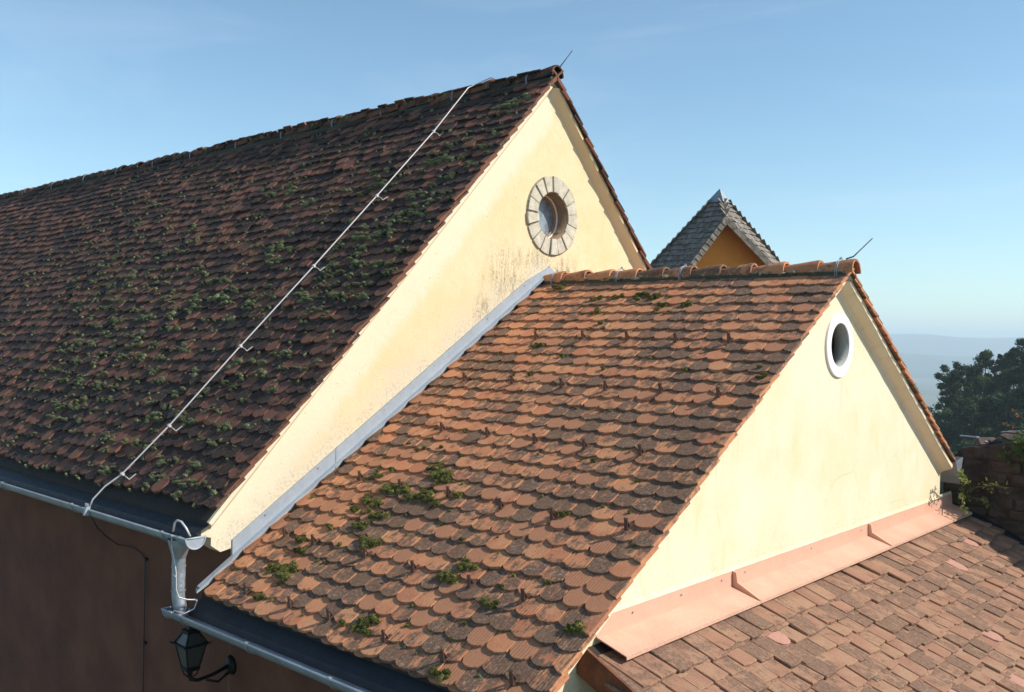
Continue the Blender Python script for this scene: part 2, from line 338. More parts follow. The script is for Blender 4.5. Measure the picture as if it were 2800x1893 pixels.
def lay(roof, key, O, U, D, N, items, V, tilt, name='roof_tile', keep=300):
    """items: (u, s, lift, rot, dtilt, variant, half, tint). The largest in view become single objects, the rest one joined part."""
    W0 = Vector(O)
    mats = []
    for it in items:
        u, s, lift, rot, dt, vi, half, tint = it
        o = W0+Vector(U)*u+Vector(D)*s+Vector(N)*lift
        a = tilt+dt      # tail lifted: tile plane flatter than the roof
        dd = (Vector(D)*math.cos(a)+Vector(N)*math.sin(a)).normalized(); uu = Vector(U); nn = uu.cross(dd)
        R = Matrix((uu, dd, nn)).transposed() @ Matrix.Rotation(rot, 3, 'Z')
        mats.append((o, R, (o-CAM).length, (vi, half), tint))
    inview = []
    for i, q in enumerate(mats):
        v = q[0]-CAM; dz = v.dot(d_)
        if dz > .1 and abs(v.dot(r2)/dz) < .56 and abs(v.dot(u2)/dz) < .38: inview.append((q[2], i))
    inview.sort(); solo = set(i for _, i in inview[:keep])
    pool = {}
    vs, fs, tu, tt = [], [], [], []; base = 0
    pi = pinv(roof)
    for i, (o, R, dist, vk, tint) in enumerate(mats):
        v, f, uv = V[vk]
        if i in solo:
            if vk not in pool:
                me = mesh(name, v, f); set_attr(me, 'tuv', uv, 'FLOAT_VECTOR', 'vector'); me.materials.append(MT[key+'object']); pool[vk] = me
            ob = bpy.data.objects.new(name, pool[vk]); col.objects.link(ob); ob.parent = roof; ob.matrix_parent_inverse = pi
            ob.matrix_basis = Matrix.Translation(o) @ R.to_4x4(); ob.color = (*tint, 1)
        else:
            vs.append(v @ np.array(R).T+np.array(o)); fs += [tuple(a+base for a in q) for q in f]; base += len(v); tu.append(uv); tt.append(np.tile((*tint, 1), (len(v), 1)))
    if vs:
        me = bpy.data.meshes.new(name+'s'); me.from_pydata(np.concatenate(vs).tolist(), [], fs); me.update()
        set_attr(me, 'tuv', np.concatenate(tu), 'FLOAT_VECTOR', 'vector'); set_attr(me, 'tint', np.concatenate(tt), 'FLOAT_COLOR', 'color')
        o = link(name+'s', me, MT[key+'mesh'], roof); tag(o, kind='stuff')

def courses(x0, x1, pw, s_list, jit, tintf, nvar, wave=None, weights=None, long_first=False):
    """x0 = verge edge, running to x1; alternate courses break joint with a half tile at the verge. u = distance from x0"""
    items = []
    Lx = abs(x1-x0)
    for k, s in enumerate(s_list):
        u = 0.; first = True
        while u < Lx:
            half = 0
            if first and k % 2: w = pw/2; half = 1
            else: w = pw
            if u+w > Lx+pw*.3: break
            c = u+w/2; first = False
            wv = wave(c, s) if wave else (0, 0)
            vi = random.choices(range(nvar), weights)[0]
            items.append((c, s+random.gauss(0, jit[0])+wv[0], wv[1]+abs(random.gauss(0, jit[1])), random.gauss(0, jit[2]), random.gauss(0, jit[3]), vi, half, tintf(c, s, vi)))
            u += w
    return items

# ================================================================== ground, hills
def valley(x, y):
    r = math.hypot(x, y)
    h = -115+106*math.exp(-(r/95)**2)
    if r > 600: h += 6*math.sin(x*.0021+1)*math.cos(y*.0017)
    return h
g = MB(); nr, na = 60, 120
rad = [0]+[6*1.135**i for i in range(nr)]
vv = [(0, 0, valley(0, 0))]; ff = []
for i, r in enumerate(rad[1:]):
    for j in range(na):
        a = 2*math.pi*j/na; vv.append((r*math.cos(a), r*math.sin(a), valley(r*math.cos(a), r*math.sin(a))))
for j in range(na): ff.append((0, 1+j, 1+(j+1) % na))
for i in range(nr-1):
    for j in range(na): ff.append((1+i*na+j, 1+(i+1)*na+j, 1+(i+1)*na+(j+1) % na, 1+i*na+(j+1) % na))
m, nt, b = newmat('valley_fields'); gg = NT(nt); p = gg.pos()
v1 = gg.n('ShaderNodeTexVoronoi'); v1.inputs['Scale'].default_value = .004; gg.L(p, v1.inputs['Vector'])
c = gg.mix(gg.mr(gg.noise(p, .0016, 5, .6), .44, .56), (.07, .085, .05), (.03, .048, .028)); c = gg.mix(gg.math('MULTIPLY', gg.sep(v1.outputs['Color'])[0], .45), c, (.20, .20, .09))
gg.L(c, b.inputs['Base Color']); b.inputs['Roughness'].default_value = .95
tag(link('ground', mesh('ground', vv, ff, True), m), kind='structure')
M['far'] = simple('far_forest', (.045, .075, .035), .95, 0, .3, .004)
def ridge(name, R, hgt, seed, wob):
    rr = random.Random(seed); ph = [rr.uniform(0, 6.28) for _ in range(9)]
    vs, fs = [], []; n = 240; rows = 5
    for j in range(n):
        a = 2*math.pi*j/n
        t = sum(math.sin(a*k2+ph[i])/(1+i*.35) for i, k2 in enumerate((3, 5, 8, 13, 21, 34, 47, 61, 83)))
        top = hgt*(1+wob*t/2.2)
        for i in range(rows):
            q = i/(rows-1); zz = -118+(top+118)*math.sin(q*math.pi/2)**1.3; r = R*(.80+.22*q); vs.append((r*math.cos(a), r*math.sin(a), zz))
    for j in range(n):
        for i in range(rows-1): fs.append((j*rows+i, ((j+1) % n)*rows+i, ((j+1) % n)*rows+i+1, j*rows+i+1))
    tag(link(name, mesh(name, vs, fs, True), M['far']), kind='structure')
ridge('hills', 6800, 62, 3, .40); ridge('near_hills', 4700, -38, 8, .30)

# hillside with the wood, to the right
SKY = [(1.05, 1330), (1.16, 1210), (1.237, 1110), (1.262, 1075), (1.272, 985), (1.283, 975), (1.289, 995), (1.300, 962), (1.318, 955), (1.335, 925), (1.36, 880), (1.45, 830), (1.70, 800)]
def skyline(az):
    for (a, y0), (b2, y1) in zip(SKY, SKY[1:]):
        if az <= b2: t = max(0, (az-a)/(b2-a)); return y0+(y1-y0)*t
    return SKY[-1][1]
def hill_z(az, dist):
    ys = sum(skyline(az+k*.012) for k in (-2, -1, 0, 1, 2))/5 if az > 1.30 else max(skyline(az), 1010)
    return CAM.z+dist*(946-ys)/2562-8.2-max(0, 150-dist)*.115
def polar(az, dist, z): return (CAM.x-dist*math.cos(az), CAM.y+dist*math.sin(az), z)
vs, fs = [], []; AZ = [1.02+.0125*i for i in range(56)]; DI = [55+9*i for i in range(18)]
for az in AZ:
    for q in DI: vs.append(polar(az, q, (hill_z(az, min(q, 150))-max(0, q-150)*.55) if az > 1.1 else hill_z(1.1, min(q, 150))-max(0, q-150)*.55-(1.1-az)*200))
n = len(DI)
for i in range(len(AZ)-1):
    for j in range(n-1): fs.append((i*n+j, (i+1)*n+j, (i+1)*n+j+1, i*n+j+1))
M['forest_floor'] = simple('forest_floor', (.035, .045, .018), .95, 0, .3, .3)
tag(link('hillside', mesh('hillside', vs, fs, True), M['forest_floor']), kind='structure')

# ================================================================== gable wall with a round hole
def gable(name, x, thick, poly, c, r, mat, parent, nseg=64):
    cy, cz = c
    angs = sorted(set([2*math.pi*i/nseg for i in range(nseg)]+[math.atan2(z-cz, y-cy) % (2*math.pi) for y, z in poly]))
    def hit(a):
        dy, dz = math.cos(a), math.sin(a); best = None
        for (y0, z0), (y1, z1) in zip(poly, poly[1:]+poly[:1]):
            ey, ez = y1-y0, z1-z0; det = dy*(-ez)+ey*dz
            if abs(det) < 1e-12: continue
            t = ((y0-cy)*(-ez)+ey*(z0-cz))/det; s = (dy*(z0-cz)-dz*(y0-cy))/det
            if t > 0 and -1e-6 <= s <= 1+1e-6 and (best is None or t < best): best = t
        return (cy+dy*best, cz+dz*best)
    n = len(angs); v = []
    for xx in (x, x-thick):
        for a in angs: v.append((xx, cy+r*math.cos(a), cz+r*math.sin(a)))
        for a in angs: v.append((xx, *hit(a)))
    f = []
    for i in range(n):
        j = (i+1) % n
        f += [(i, n+i, n+j, j), (2*n+i, 2*n+j, 3*n+j, 3*n+i), (i, j, 2*n+j, 2*n+i), (n+i, 3*n+i, 3*n+j, n+j)]
    b = MB(); b.add(v, f); return b.build(name, mat, parent)
def zA(y, off=0): return ZAR-abs(y)*math.tan(PA)-off/math.cos(PA)
def zB(y, off=0): return ZBR-abs(y)*math.tan(PB)-off/math.cos(PB)
XL = -19.5                         # far end of the big house

# ================================================================== BIG HOUSE
house = empty('gabled_house', (0, 0, GROUND)); tag(house, 'big ochre gabled house with a steep dark mossy tiled roof', 'house')
OA = (.09, 2.01)
gable('gable_wall', 0, .45, [(WALL_Y, GROUND), (3.69, GROUND), (3.69, zA(3.69, .07)), (0, zA(0, .07)), (WALL_Y, zA(WALL_Y, .07))], OA, .262, M['plA'], house)
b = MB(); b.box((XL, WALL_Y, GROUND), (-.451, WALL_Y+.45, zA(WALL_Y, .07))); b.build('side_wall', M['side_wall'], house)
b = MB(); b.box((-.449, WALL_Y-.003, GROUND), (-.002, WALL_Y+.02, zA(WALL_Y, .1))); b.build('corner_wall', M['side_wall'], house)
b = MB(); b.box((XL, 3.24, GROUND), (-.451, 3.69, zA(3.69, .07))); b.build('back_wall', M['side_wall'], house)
# corbelled eaves cornice, its end showing on the gable
def cornice(parent, dz, xa, xb, mat, name):
    pr = [(WALL_Y+.03, -.62), (-3.93, -.80+.02), (-3.935, -.81), (-3.86, -.832), (-3.86, -.893), (-3.78, -.95), (WALL_Y+.03, -.945)]
    b = MB(); b.extrude([(y, z+dz) for y, z in pr], 'x', xa, xb); return b.build(name, mat, parent)
cornice(house, 0, XL, -.16, M['side_wall'], 'eaves_cornice');  # cream cornice, its shade put into the colour: body takes the brown plaster
pr = [(WALL_Y+.002, zA(WALL_Y, .09)), (-3.945, zA(-3.945, .09)), (-3.945, -.81), (-3.862, -.835), (-3.862, -.895), (-3.782, -.955), (WALL_Y+.002, -.94)]
b = MB(); b.extrude(pr, 'x', -.16, .003); b.build('cornice_end', M['plA'], house)
# roof: boarding under the tiles, then tiles, ridge tiles
def deck(zfun, y0, y1, x0, x1, off, th, name, parent):
    b = MB(); pr = [(y0, zfun(y0, off)), (0, zfun(0, off)), (y1, zfun(y1, off)), (y1, zfun(y1, off+th)), (0, zfun(0, off+th)), (y0, zfun(y0, off+th))]
    b.extrude(pr, 'x', x0, x1); return b.build(name, M['deck'], parent)
roofA = deck(zA, -3.93, 3.93, XL, .055, .050, .03, 'roof', house)
# verge moulding under the tiles along both rakes
def verge(zfun, pitch, parent, x0, x1, yl, yr, mat, th=.075, name='verge_moulding'):
    for sgn, ye in ((-1, yl), (1, yr)):
        b = MB(); n = 26; o0 = .055
        P = []
        for i in range(n+1):
            y = ye*i/n; z = zfun(y, o0); dy, dz = -sgn*math.sin(pitch)*-1, 0
            nx = (0, -sgn*math.sin(pitch), -math.cos(pitch))
            jt = random.uniform(-.003, .003)
            q = [(x0, y, z), (x1+jt, y, z), (x1+jt, y+nx[1]*th*.45, z+nx[2]*th*.45), (x1-.02, y+nx[1]*th*.62, z+nx[2]*th*.62), (x0+.03, y+nx[1]*th*.95, z+nx[2]*th*.95), (x0, y+nx[1]*th*1.3, z+nx[2]*th*1.3)]
            if i == 0: q = [(a, 0, zfun(0, o0)-(0 if k < 2 else (.45, .62, .95, 1.3)[k-2]*th/math.cos(pitch))) for k, (a, _, _) in enumerate(q)]
            P += q
        k = 6
        f = [(i*k+j, i*k+(j+1) % k, (i+1)*k+(j+1) % k, (i+1)*k+j) for i in range(n) for j in range(k)]+[tuple(range(k)), tuple(range(n*k, n*k+k))]
        b.add(P, f); b.build(name, mat, parent)
verge(zA, PA, house, -.002, .085, -3.93, 3.93, M['plA'])
PW, LT, EXP = .165, .33, .1432
VarA = variants(PW, LT, .0215, (.034, .055, .07, .045, .028, .06), (.0015, .003, .002, .006, .004, .002))
VarB = variants(PW, LT, .0185, (.030, .027, .036, .032, .066, .040), (.0006, .0012, .0008, .003, .0004, .002))
VarC = variants(.164, .34, .019, (.004, .006, .004, .008, .070, .010), (.003, .004, .003, .004, .0006, .004), .0045, 6)
def waveA(u, s):
    return (.016*math.sin(u*1.3+s*.8)+.010*math.sin(u*3.7+1.3*s)+.006*math.sin(u*9+s*5), .012*math.sin(u*.9+1.1*s)+.007*math.sin(u*2.9-s*2.2))
def tintA(u, s, vi):
    h = random.random(); d = min(1, max(0, random.gauss(.52, .28))); k = random.random()
    if k > .88 and random.random() < .5: k = .5
    return (h, d, k)
sA = [.24+EXP*k for k in range(39)]
it = courses(VA, XL, PW, sA, (.009, .007, .020, .014), tintA, 6, waveA, (4, 3, 2, 2, 3, 2))
it += courses(VA-.04, XL, PW, [sA[-1]-.012], (.01, .001, .03, .02), tintA, 6, waveA)[0:0]
tilt = math.atan2(.0185, EXP)
lay(roofA, 'A', (VA, 0, ZAR), UA, DA, NA, it, VarA, tilt, 'roof_tile')
U2, D2, N2 = frame(PA, 1)          # far slope, only its verge shows; u runs +X here, so start at the verge with u negative
it = [(-c, s, l, r, dt, vi, -h, t) for c, s, l, r, dt, vi, h, t in courses(VA, -7, PW, sA, (.012, .005, .02, .02), tintA, 6)]
lay(roofA, 'A', (VA, 0, ZAR), U2, D2, N2, it, VarA, tilt, 'far_roof_tile', 0)

def ridge_cap_mesh(L, ra, rb, t, n=12, seed=0):
    r = random.Random(seed); v = []; f = []; A = math.radians(100)
    st = ((0, ra*.96), (.03, ra), (L*.5, (ra+rb)/2), (L, rb))
    for x, R in st:
        for rr in (R, R-t):
            for i in range(n+1):
                a = -A+2*A*i/n; v.append((x, rr*math.sin(a)*1.0, rr*math.cos(a)*1.05))
    k = n+1; S = len(st)
    for s in range(S-1):
        o = s*2*k; p2 = (s+1)*2*k
        for i in range(n): f += [(o+i, o+i+1, p2+i+1, p2+i), (o+k+i, p2+k+i, p2+k+i+1, o+k+i+1)]
        f += [(o, p2, p2+k, o+k), (o+n, o+k+n, p2+k+n, p2+n)]
    for o in (0, (S-1)*2*k):
        for i in range(n): f.append((o+i, o+k+i, o+k+i+1, o+i+1) if o == 0 else (o+i, o+i+1, o+k+i+1, o+k+i))
    b = MB(); b.add(v, f); return b
def ridge_caps(parent, key, xn, xf, zr, ra, rb, exp, zlift, jit, tintf):
    mb = ridge_cap_mesh(exp*1.2, ra, rb, .017); me = mesh('ridge_tile', mb.v, mb.f, True); me.materials.append(MT[key+'object'])
    bm = bmesh.new(); bm.from_mesh(me); bmesh.ops.recalc_face_normals(bm, faces=bm.faces); bm.to_mesh(me); bm.free()
    me.set_sharp_from_angle(angle=math.radians(40))
    set_attr(me, 'tuv', [(.5, .5, 0)]*len(me.vertices), 'FLOAT_VECTOR', 'vector')
    x = xn; k = 0
    while x > xf:
        o = bpy.data.objects.new('ridge_tile', me); col.objects.link(o); o.parent = parent; o.matrix_parent_inverse = pinv(parent)
        # local +x points away from the near end; near end is the wide, raised end
        R = Matrix.Rotation(math.pi, 4, 'Z') @ Matrix.Rotation(math.atan2(.020, exp)+random.gauss(0, jit), 4, 'Y') @ Matrix.Rotation(random.gauss(0, jit), 4, 'Z')
        o.matrix_basis = Matrix.Translation((x, random.gauss(0, jit*.2), zr+zlift+random.gauss(0, jit*.25))) @ R
        o.color = (*tintf(k), 1)
        x -= exp*random.uniform(.97, 1.03); k += 1
def tA(k): return (random.random(), random.gauss(.62, .2) if k > 12 or k < 3 else random.gauss(.25, .15), random.uniform(.2, .8))
ridge_caps(roofA, 'A', VA+.005, XL, ZAR, .100, .081, .30, -.040, .02, tA)
b = MB(); n = 60
pr = [(-.085, zA(.085, -.008)), (0, zA(0, 0)), (.085, zA(.085, -.008)), (.085, zA(.085, .05)), (-.085, zA(.085, .05))]
b.extrude(pr, 'x', XL, VA-.03); b.build('ridge_mortar', M['dark_mortar'], roofA)

# round window with its stone surround
rw = empty('round_window', (0, OA[0], OA[1])); rw.parent = house; rw.matrix_parent_inverse = pinv(house)
ns = 17; a0 = .16
for i in range(ns):
    a = a0+2*math.pi*i/ns+random.uniform(-.03, .03); e = a0+2*math.pi*(i+1)/ns-.038+random.uniform(-.02, .02); ri, ro = .25+random.uniform(-.008, .006), .415+random.uniform(-.012, .010)
    b = MB(); n = 5; v = []; px_ = .022+random.uniform(-.006, .010)
    for xx in (-.02, px_):
        for q in range(n+1):
            t = a+(e-a)*q/n
            for R in (ri, ro): v.append((xx, OA[0]+R*math.cos(t), OA[1]+R*math.sin(t)))
    k = 2*(n+1); f = []
    for q in range(n): f += [(k+2*q, k+2*q+1, k+2*q+3, k+2*q+2), (2*q, 2*q+2, 2*q+3, 2*q+1), (2*q, k+2*q, k+2*q+2, 2*q+2), (2*q+1, 2*q+3, k+2*q+3, k+2*q+1)]
    f += [(0, 1, k+1, k), (k-2, 2*k-2, 2*k-1, k-1)]
    b.add(v, f); b.build('surround_stone', M['stone'], rw, bevel=.006)
def ring(xa, xb, r0, r1, c, n=56):
    v = []; f = []
    for xx, R in ((xa, r0), (xa, r1), (xb, r1), (xb, r0)):
        v += [(xx, c[0]+R*math.cos(2*math.pi*i/n), c[1]+R*math.sin(2*math.pi*i/n)) for i in range(n)]
    for q in range(4):
        for i in range(n): j = (i+1) % n; f.append((q*n+i, q*n+j, ((q+1) % 4)*n+j, ((q+1) % 4)*n+i))
    return MB().add(v, f)
def disc(x, r, c, n=56): return MB().add([(x, c[0]+r*math.cos(2*math.pi*i/n), c[1]+r*math.sin(2*math.pi*i/n)) for i in range(n)], [tuple(range(n))])
ring(.004, -.015, .255, .425, OA).build('joint_mortar', M['mortar'], rw, True)
ring(.006, -.30, .244, .2615, OA).build('reveal', M['stone_reveal'], rw, True)
ring(-.135, -.175, .205, .2435, OA).build('window_frame', M['wood_frame'], rw, True)
ring(-.120, -.136, .228, .2432, OA).build('window_bead', M['white_plaster'], rw, True)
disc(-.16, .2065, OA).build('pane', M['glass'], rw)
disc(-.29, .2435, OA).build('window_back', M['interior'], rw)

# gutters
def gutter(parent, xa, xb, yf, yb, zr, endcap, mat, brackets, bead=.009):
    cy, R = (yf+yb)/2, (yb-yf)/2; n = 14; prof = []
    for i in range(n+1):
        a = math.pi*i/n; prof.append((cy-R*math.cos(a), zr-R*math.sin(a)))
    inner = [(cy-(R-.004)*math.cos(math.pi*i/n), zr-(R-.004)*math.sin(math.pi*i/n)) for i in range(n, -1, -1)]
    b = MB(); b.extrude(prof+inner, 'x', xa, xb); o = b.build('gutter', mat, parent)
    b = MB(); b.tube([(xa, yf-.002, zr), (xb, yf-.002, zr)], bead, 10); b.build('gutter_bead', mat, o, True)
    for xe in endcap:
        b = MB(); k = 20; pr = [(cy-(R+.002)*math.cos(math.pi*i/k), zr-(R+.002)*math.sin(math.pi*i/k)) for i in range(k+1)]
        b.extrude(pr, 'x', xe-.003, xe+.003); ob = b.build('end_cap', M['zinc_pale'], o)
        b = MB(); b.tube([(xe+.004, cy-(R+.003)*math.cos(math.pi*i/k), zr-(R+.003)*math.sin(math.pi*i/k)) for i in range(k+1)], .006, 6)
        b.tube([(xe, yf-.01, zr+.002), (xe, yb+.01, zr+.002)], .008, 8); b.build('cap_rim', M['zinc_pale'], o, True)
    for x in brackets:
        b = MB(); pr = []
        k = 16
        for i in range(k+1):
            a = math.pi*i/k; pr.append((x, cy-(R+.004)*math.cos(a), zr-(R+.004)*math.sin(a)))
        for p0, p1 in zip(pr, pr[1:]): b.bar(p0, p1, .006, .026, (1, 0, 0))
        b.bar((x, yf-.012, zr+.010), (x, yf+.012, zr+.010), .026, .004); b.build('gutter_bracket', M['zinc'], o)
    return o
gutter(house, XL, .15, -4.15, -4.0, -.785, (.15,), M['zinc'], [-.2-.78*i*2 for i in range(12)])
# eaves sheet running from under the tiles into the gutter
def eaves_sheet(parent, zf, x0, x1, zr, off=.075):
    b = MB(); y1 = -3.84; z1 = zf(y1, off)
    pts = [(y1, z1), (-3.93, zf(-3.93, off)), (-4.02, zr+.012), (-4.04, zr-.03)]
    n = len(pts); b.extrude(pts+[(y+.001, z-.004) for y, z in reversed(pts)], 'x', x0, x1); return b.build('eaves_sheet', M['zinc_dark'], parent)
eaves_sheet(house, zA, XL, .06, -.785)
# downpipe of the big house, into the gutter of the annex
PX, PY = -.06, -4.085
dp = MB(); dp.tube([(PX+.01, PY, -.815), (PX+.01, PY, -.85), (PX+.005, PY, -.925), (PX, PY, -.95)], [.088, .082, .058, .052], 22, False); dpo = dp.build('downpipe', M['zinc'], house, True)
b = MB(); b.tube([(PX, PY, -.93), (PX, PY, -.94), (PX, PY, -1.02), (PX, PY, -1.24), (PX+.012, PY+.004, -1.30), (PX+.03, PY+.015, -1.385)], [.051, .049, .049, .047, .048, .050], 22); b.build('pipe_shaft', M['zinc'], dpo, True)
for z in (-.945, -1.02, -1.20):
    b = MB(); b.tube([(PX, PY, z-.006), (PX, PY, z+.006)], .0525, 22, False); b.build('pipe_collar', M['zinc'], dpo, True)

# ================================================================== ANNEX
annex = empty('gabled_annex', (GX, 0, GROUND)); tag(annex, 'low cream gabled annex with an orange tiled roof and oval vent', 'house')
OB = (.085, .70); YR = 2.78
gable('gable_wall', GX, .40, [(WALL_Y, GROUND), (YR, GROUND), (YR, zB(YR, .07)), (0, zB(0, .07)), (WALL_Y, zB(WALL_Y, .07))], OB, .186, M['plB'], annex)
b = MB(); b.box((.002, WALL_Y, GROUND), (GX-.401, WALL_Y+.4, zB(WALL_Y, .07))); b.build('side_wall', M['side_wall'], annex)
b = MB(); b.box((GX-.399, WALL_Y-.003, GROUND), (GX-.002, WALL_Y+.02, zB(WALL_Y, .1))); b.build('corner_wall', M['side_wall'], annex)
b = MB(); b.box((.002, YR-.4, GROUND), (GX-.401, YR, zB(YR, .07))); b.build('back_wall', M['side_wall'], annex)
cornice(annex, -.535, .004, GX-.16, M['side_wall'], 'eaves_cornice')  # brown wall plaster again stands in for shade on the cornice
pr = [(WALL_Y+.002, zB(WALL_Y, .09)), (-3.945, zB(-3.945, .09)), (-3.945, -1.345), (-3.862, -1.37), (-3.862, -1.43), (-3.782, -1.49), (WALL_Y+.002, -1.475)]
b = MB(); b.extrude(pr, 'x', GX-.16, GX+.003); b.build('cornice_end', M['plB'], annex)
roofB = deck(zB, -3.93, YR+.08, .003, VB-.06, .050, .03, 'roof', annex)
verge(zB, PB, annex, GX-.002, VB-.035, -3.93, YR+.06, M['plB'], .085)
def tintB(u, s, vi):
    x = VB-u                       # darker, greyer patina towards the verge and the foot of the slope
    d = random.gauss(.42+.16*(x/VB)+.07*(s/4.7), .20)
    k = random.random()*.87
    if random.random() < (.10 if s < 3 else .15): k = random.uniform(.89, 1); d = random.gauss(.45, .2)
    if random.random() < .03: d = .98; k = .86
    return (random.random(), min(1, max(0, d)), k)
def waveB(u, s): return (.004*math.sin(u*2.1+s), .002*math.sin(u*1.7+s*1.3))
def pickB(items):
    out = []
    for q in items:
        q = list(q)
        if q[7][2] > .88: q[5] = 4
        elif q[5] == 4 and random.random() < .6: q[5] = 2
        out.append(tuple(q))
    return out
sB = [.299+EXP*k for k in range(32)]
it = pickB(courses(VB, .03, PW, sB, (.0035, .0022, .010, .010), tintB, 6, waveB, (4, 4, 3, 2, 1, 2)))
it += [(c, s, l-.016, r, dt, vi, h, t) for c, s, l, r, dt, vi, h, t in pickB(courses(VB-.08, .03, PW, [sB[-1]+.004], (.006, .001, .012, .01), tintB, 6))]
lay(roofB, 'B', (VB, 0, ZBR), UB, DB, NB, it, VarB, math.atan2(.0155, EXP), 'roof_tile')
U2, D2, N2 = frame(PB, 1)
it = [(-c, s, l, r, dt, vi, -h, t) for c, s, l, r, dt, vi, h, t in courses(VB, .03, PW, [q for q in sB if q < (YR+.14)/math.cos(PB)], (.006, .003, .012, .015), tintB, 6)]
lay(roofB, 'B', (VB, 0, ZBR), U2, D2, N2, it, VarB, math.atan2(.0155, EXP), 'far_roof_tile', 0)
ridge_caps(roofB, 'B', VB+.035, .28, ZBR, .098, .080, .302, -.042, .008, lambda k: (.3+.7*random.random(), random.gauss(.38, .12), .3))
b = MB(); pr = [(-.095, zB(.095, -.008)), (0, zB(0, 0)), (.095, zB(.095, -.008)), (.095, zB(.095, .05)), (-.095, zB(.095, .05))]
b.extrude(pr, 'x', .02, VB-.02); b.build('ridge_mortar', M['dark_mortar'], roofB)
b = MB()
for i in range(46):
    x = .1+3.1*random.random(); s = .085+.03*random.random(); w = random.uniform(.02, .05)
    o = Vector((x, 0, ZBR))+DB*s+NB*.012
    vv = [o+Vector((random.uniform(-1, 1)*w, 0, 0))+DB*random.uniform(-.02, .02)+NB*random.uniform(-.01, .018) for _ in range(7)]
    bm = bmesh.new(); [bm.verts.new(q) for q in vv]; bmesh.ops.convex_hull(bm, input=bm.verts); bm.verts.ensure_lookup_table(); bm.verts.index_update()
    b.add([q.co[:] for q in bm.verts], [[q.index for q in f.verts] for f in bm.faces]); bm.free()
tag(b.build('mortar_crumbs', M['mortar'], roofB), kind='stuff')
# oval-looking round vent with white surround
vent = empty('round_vent', (GX, OB[0], OB[1])); vent.parent = annex; vent.matrix_parent_inverse = pinv(annex)
ring(GX+.018, GX-.01, .1845, .272, OB, 72).build('white_surround', M['white_plaster'], vent, True, .004)
ring(GX+.010, GX-.115, .182, .1858, OB, 72).build('reveal', M['grey_plaster'], vent, True)
b = ring(GX-.115, GX-.85, .183, .30, OB, 40); b.build('attic_space', M['interior'], vent, True)
disc(GX-.845, .30, OB).build('attic_back', M['interior'], vent)
# snow guards
def guard_mesh():
    b = MB(); w = .026
    # local: x across, y down slope, z normal. front blade stands nearly upright, strut behind, foot strip
    a = PB
    up = Vector((0, -math.sin(a)+.10, math.cos(a)))   # world vertical seen in roof axes: y = -sin, z = cos
    foot = Vector((0, 0, .004)); top = foot+up.normalized()*.070
    b.bar(foot, top, w, .004, (0, 1, 0)); back = Vector((0, -.040, .004))
    b.bar(top, back, w*.75, .004, (0, 1, .6)); b.bar((0, .002, .003), (0, -.07, .002), w, .004)
    b.bar(top+Vector((0, .006, 0)), top+Vector((0, -.008, .002)), w*1.1, .005)
    return b
gb = guard_mesh(); gme = mesh('snow_guard', gb.v, gb.f); gme.materials.append(M['bracket'])
RB = Matrix((UB, DB, NB)).transposed()
rows = [(1.21, (.75, 1.28, 1.76, 2.25, 2.73)), (1.93, (.42, 1.0, 1.55, 1.99, 2.5, 2.99)), (2.65, (.77, 1.29, 1.79, 2.26, 2.74)), (3.36, (.45, .95, 1.47, 2.01, 2.47, 3.05)), (4.07, (.30, .67, 1.26, 1.77, 2.29, 2.74)), (4.62, (.52, 1.04, 1.46, 2.03, 2.54, 3.06))]
for s, xs in rows:
    for x in xs:
        o = bpy.data.objects.new('snow_guard', gme); col.objects.link(o); o.parent = roofB; o.matrix_parent_inverse = pinv(roofB)
        o.matrix_basis = Matrix.Translation(Vector((x, 0, ZBR))+DB*(s+random.gauss(0, .008))+NB*.001) @ (RB @ Matrix.Rotation(random.gauss(0, .05), 3, 'Z')).to_4x4()
gutter(annex, -.165, GX-.02, -4.15, -4.0, -1.350, (-.165,), M['zinc'], (.08, .95, 1.85, 2.75))
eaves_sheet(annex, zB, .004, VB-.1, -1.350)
# sheet-metal flashing where the annex roof meets the big gable
def strip(name, pts_hi, pts_lo, x0, x1, mat, parent):
    b = MB(); n = len(pts_hi); v = []
    for xx in (x0, x1): v += [(xx, *p) for p in pts_hi]+[(xx, *p) for p in pts_lo]
    f = []
    for i in range(n-1): f += [(2*n+i, 2*n+i+1, 3*n+i+1, 3*n+i), (i, n+i, n+i+1, i+1), (i, i+1, 2*n+i+1, 2*n+i), (n+i, 3*n+i, 3*n+i+1, n+i+1)]
    f += [(0, 2*n, 3*n, n), (n-1, 2*n-1, 4*n-1, 3*n-1)]
    b.add(v, f); return b.build(name, mat, parent)
def hiB(y): return zB(y)+.150
def loB(y): return zB(y)-.02
fl = None
segs = [(.045, -1.42), (-1.40, -2.72), (-2.70, WALL_Y+.005)]
for i, (a, e) in enumerate(segs):
    dx = .004*(i % 2)
    o = strip('flashing', [(a+(e-a)*t/4, hiB(a+(e-a)*t/4)+(0 if a < 0 or t else -.01)) for t in range(5)], [(a+(e-a)*t/4, loB(a+(e-a)*t/4)) for t in range(5)], .001, .014+dx, M['zinc_pale'], annex)
strip('flashing', [(.0452+t*.8, hiB(.045+t*.8)) for t in range(4)], [(.0452+t*.8, loB(.045+t*.8)) for t in range(4)], .001, .014, M['zinc_pale'], annex)
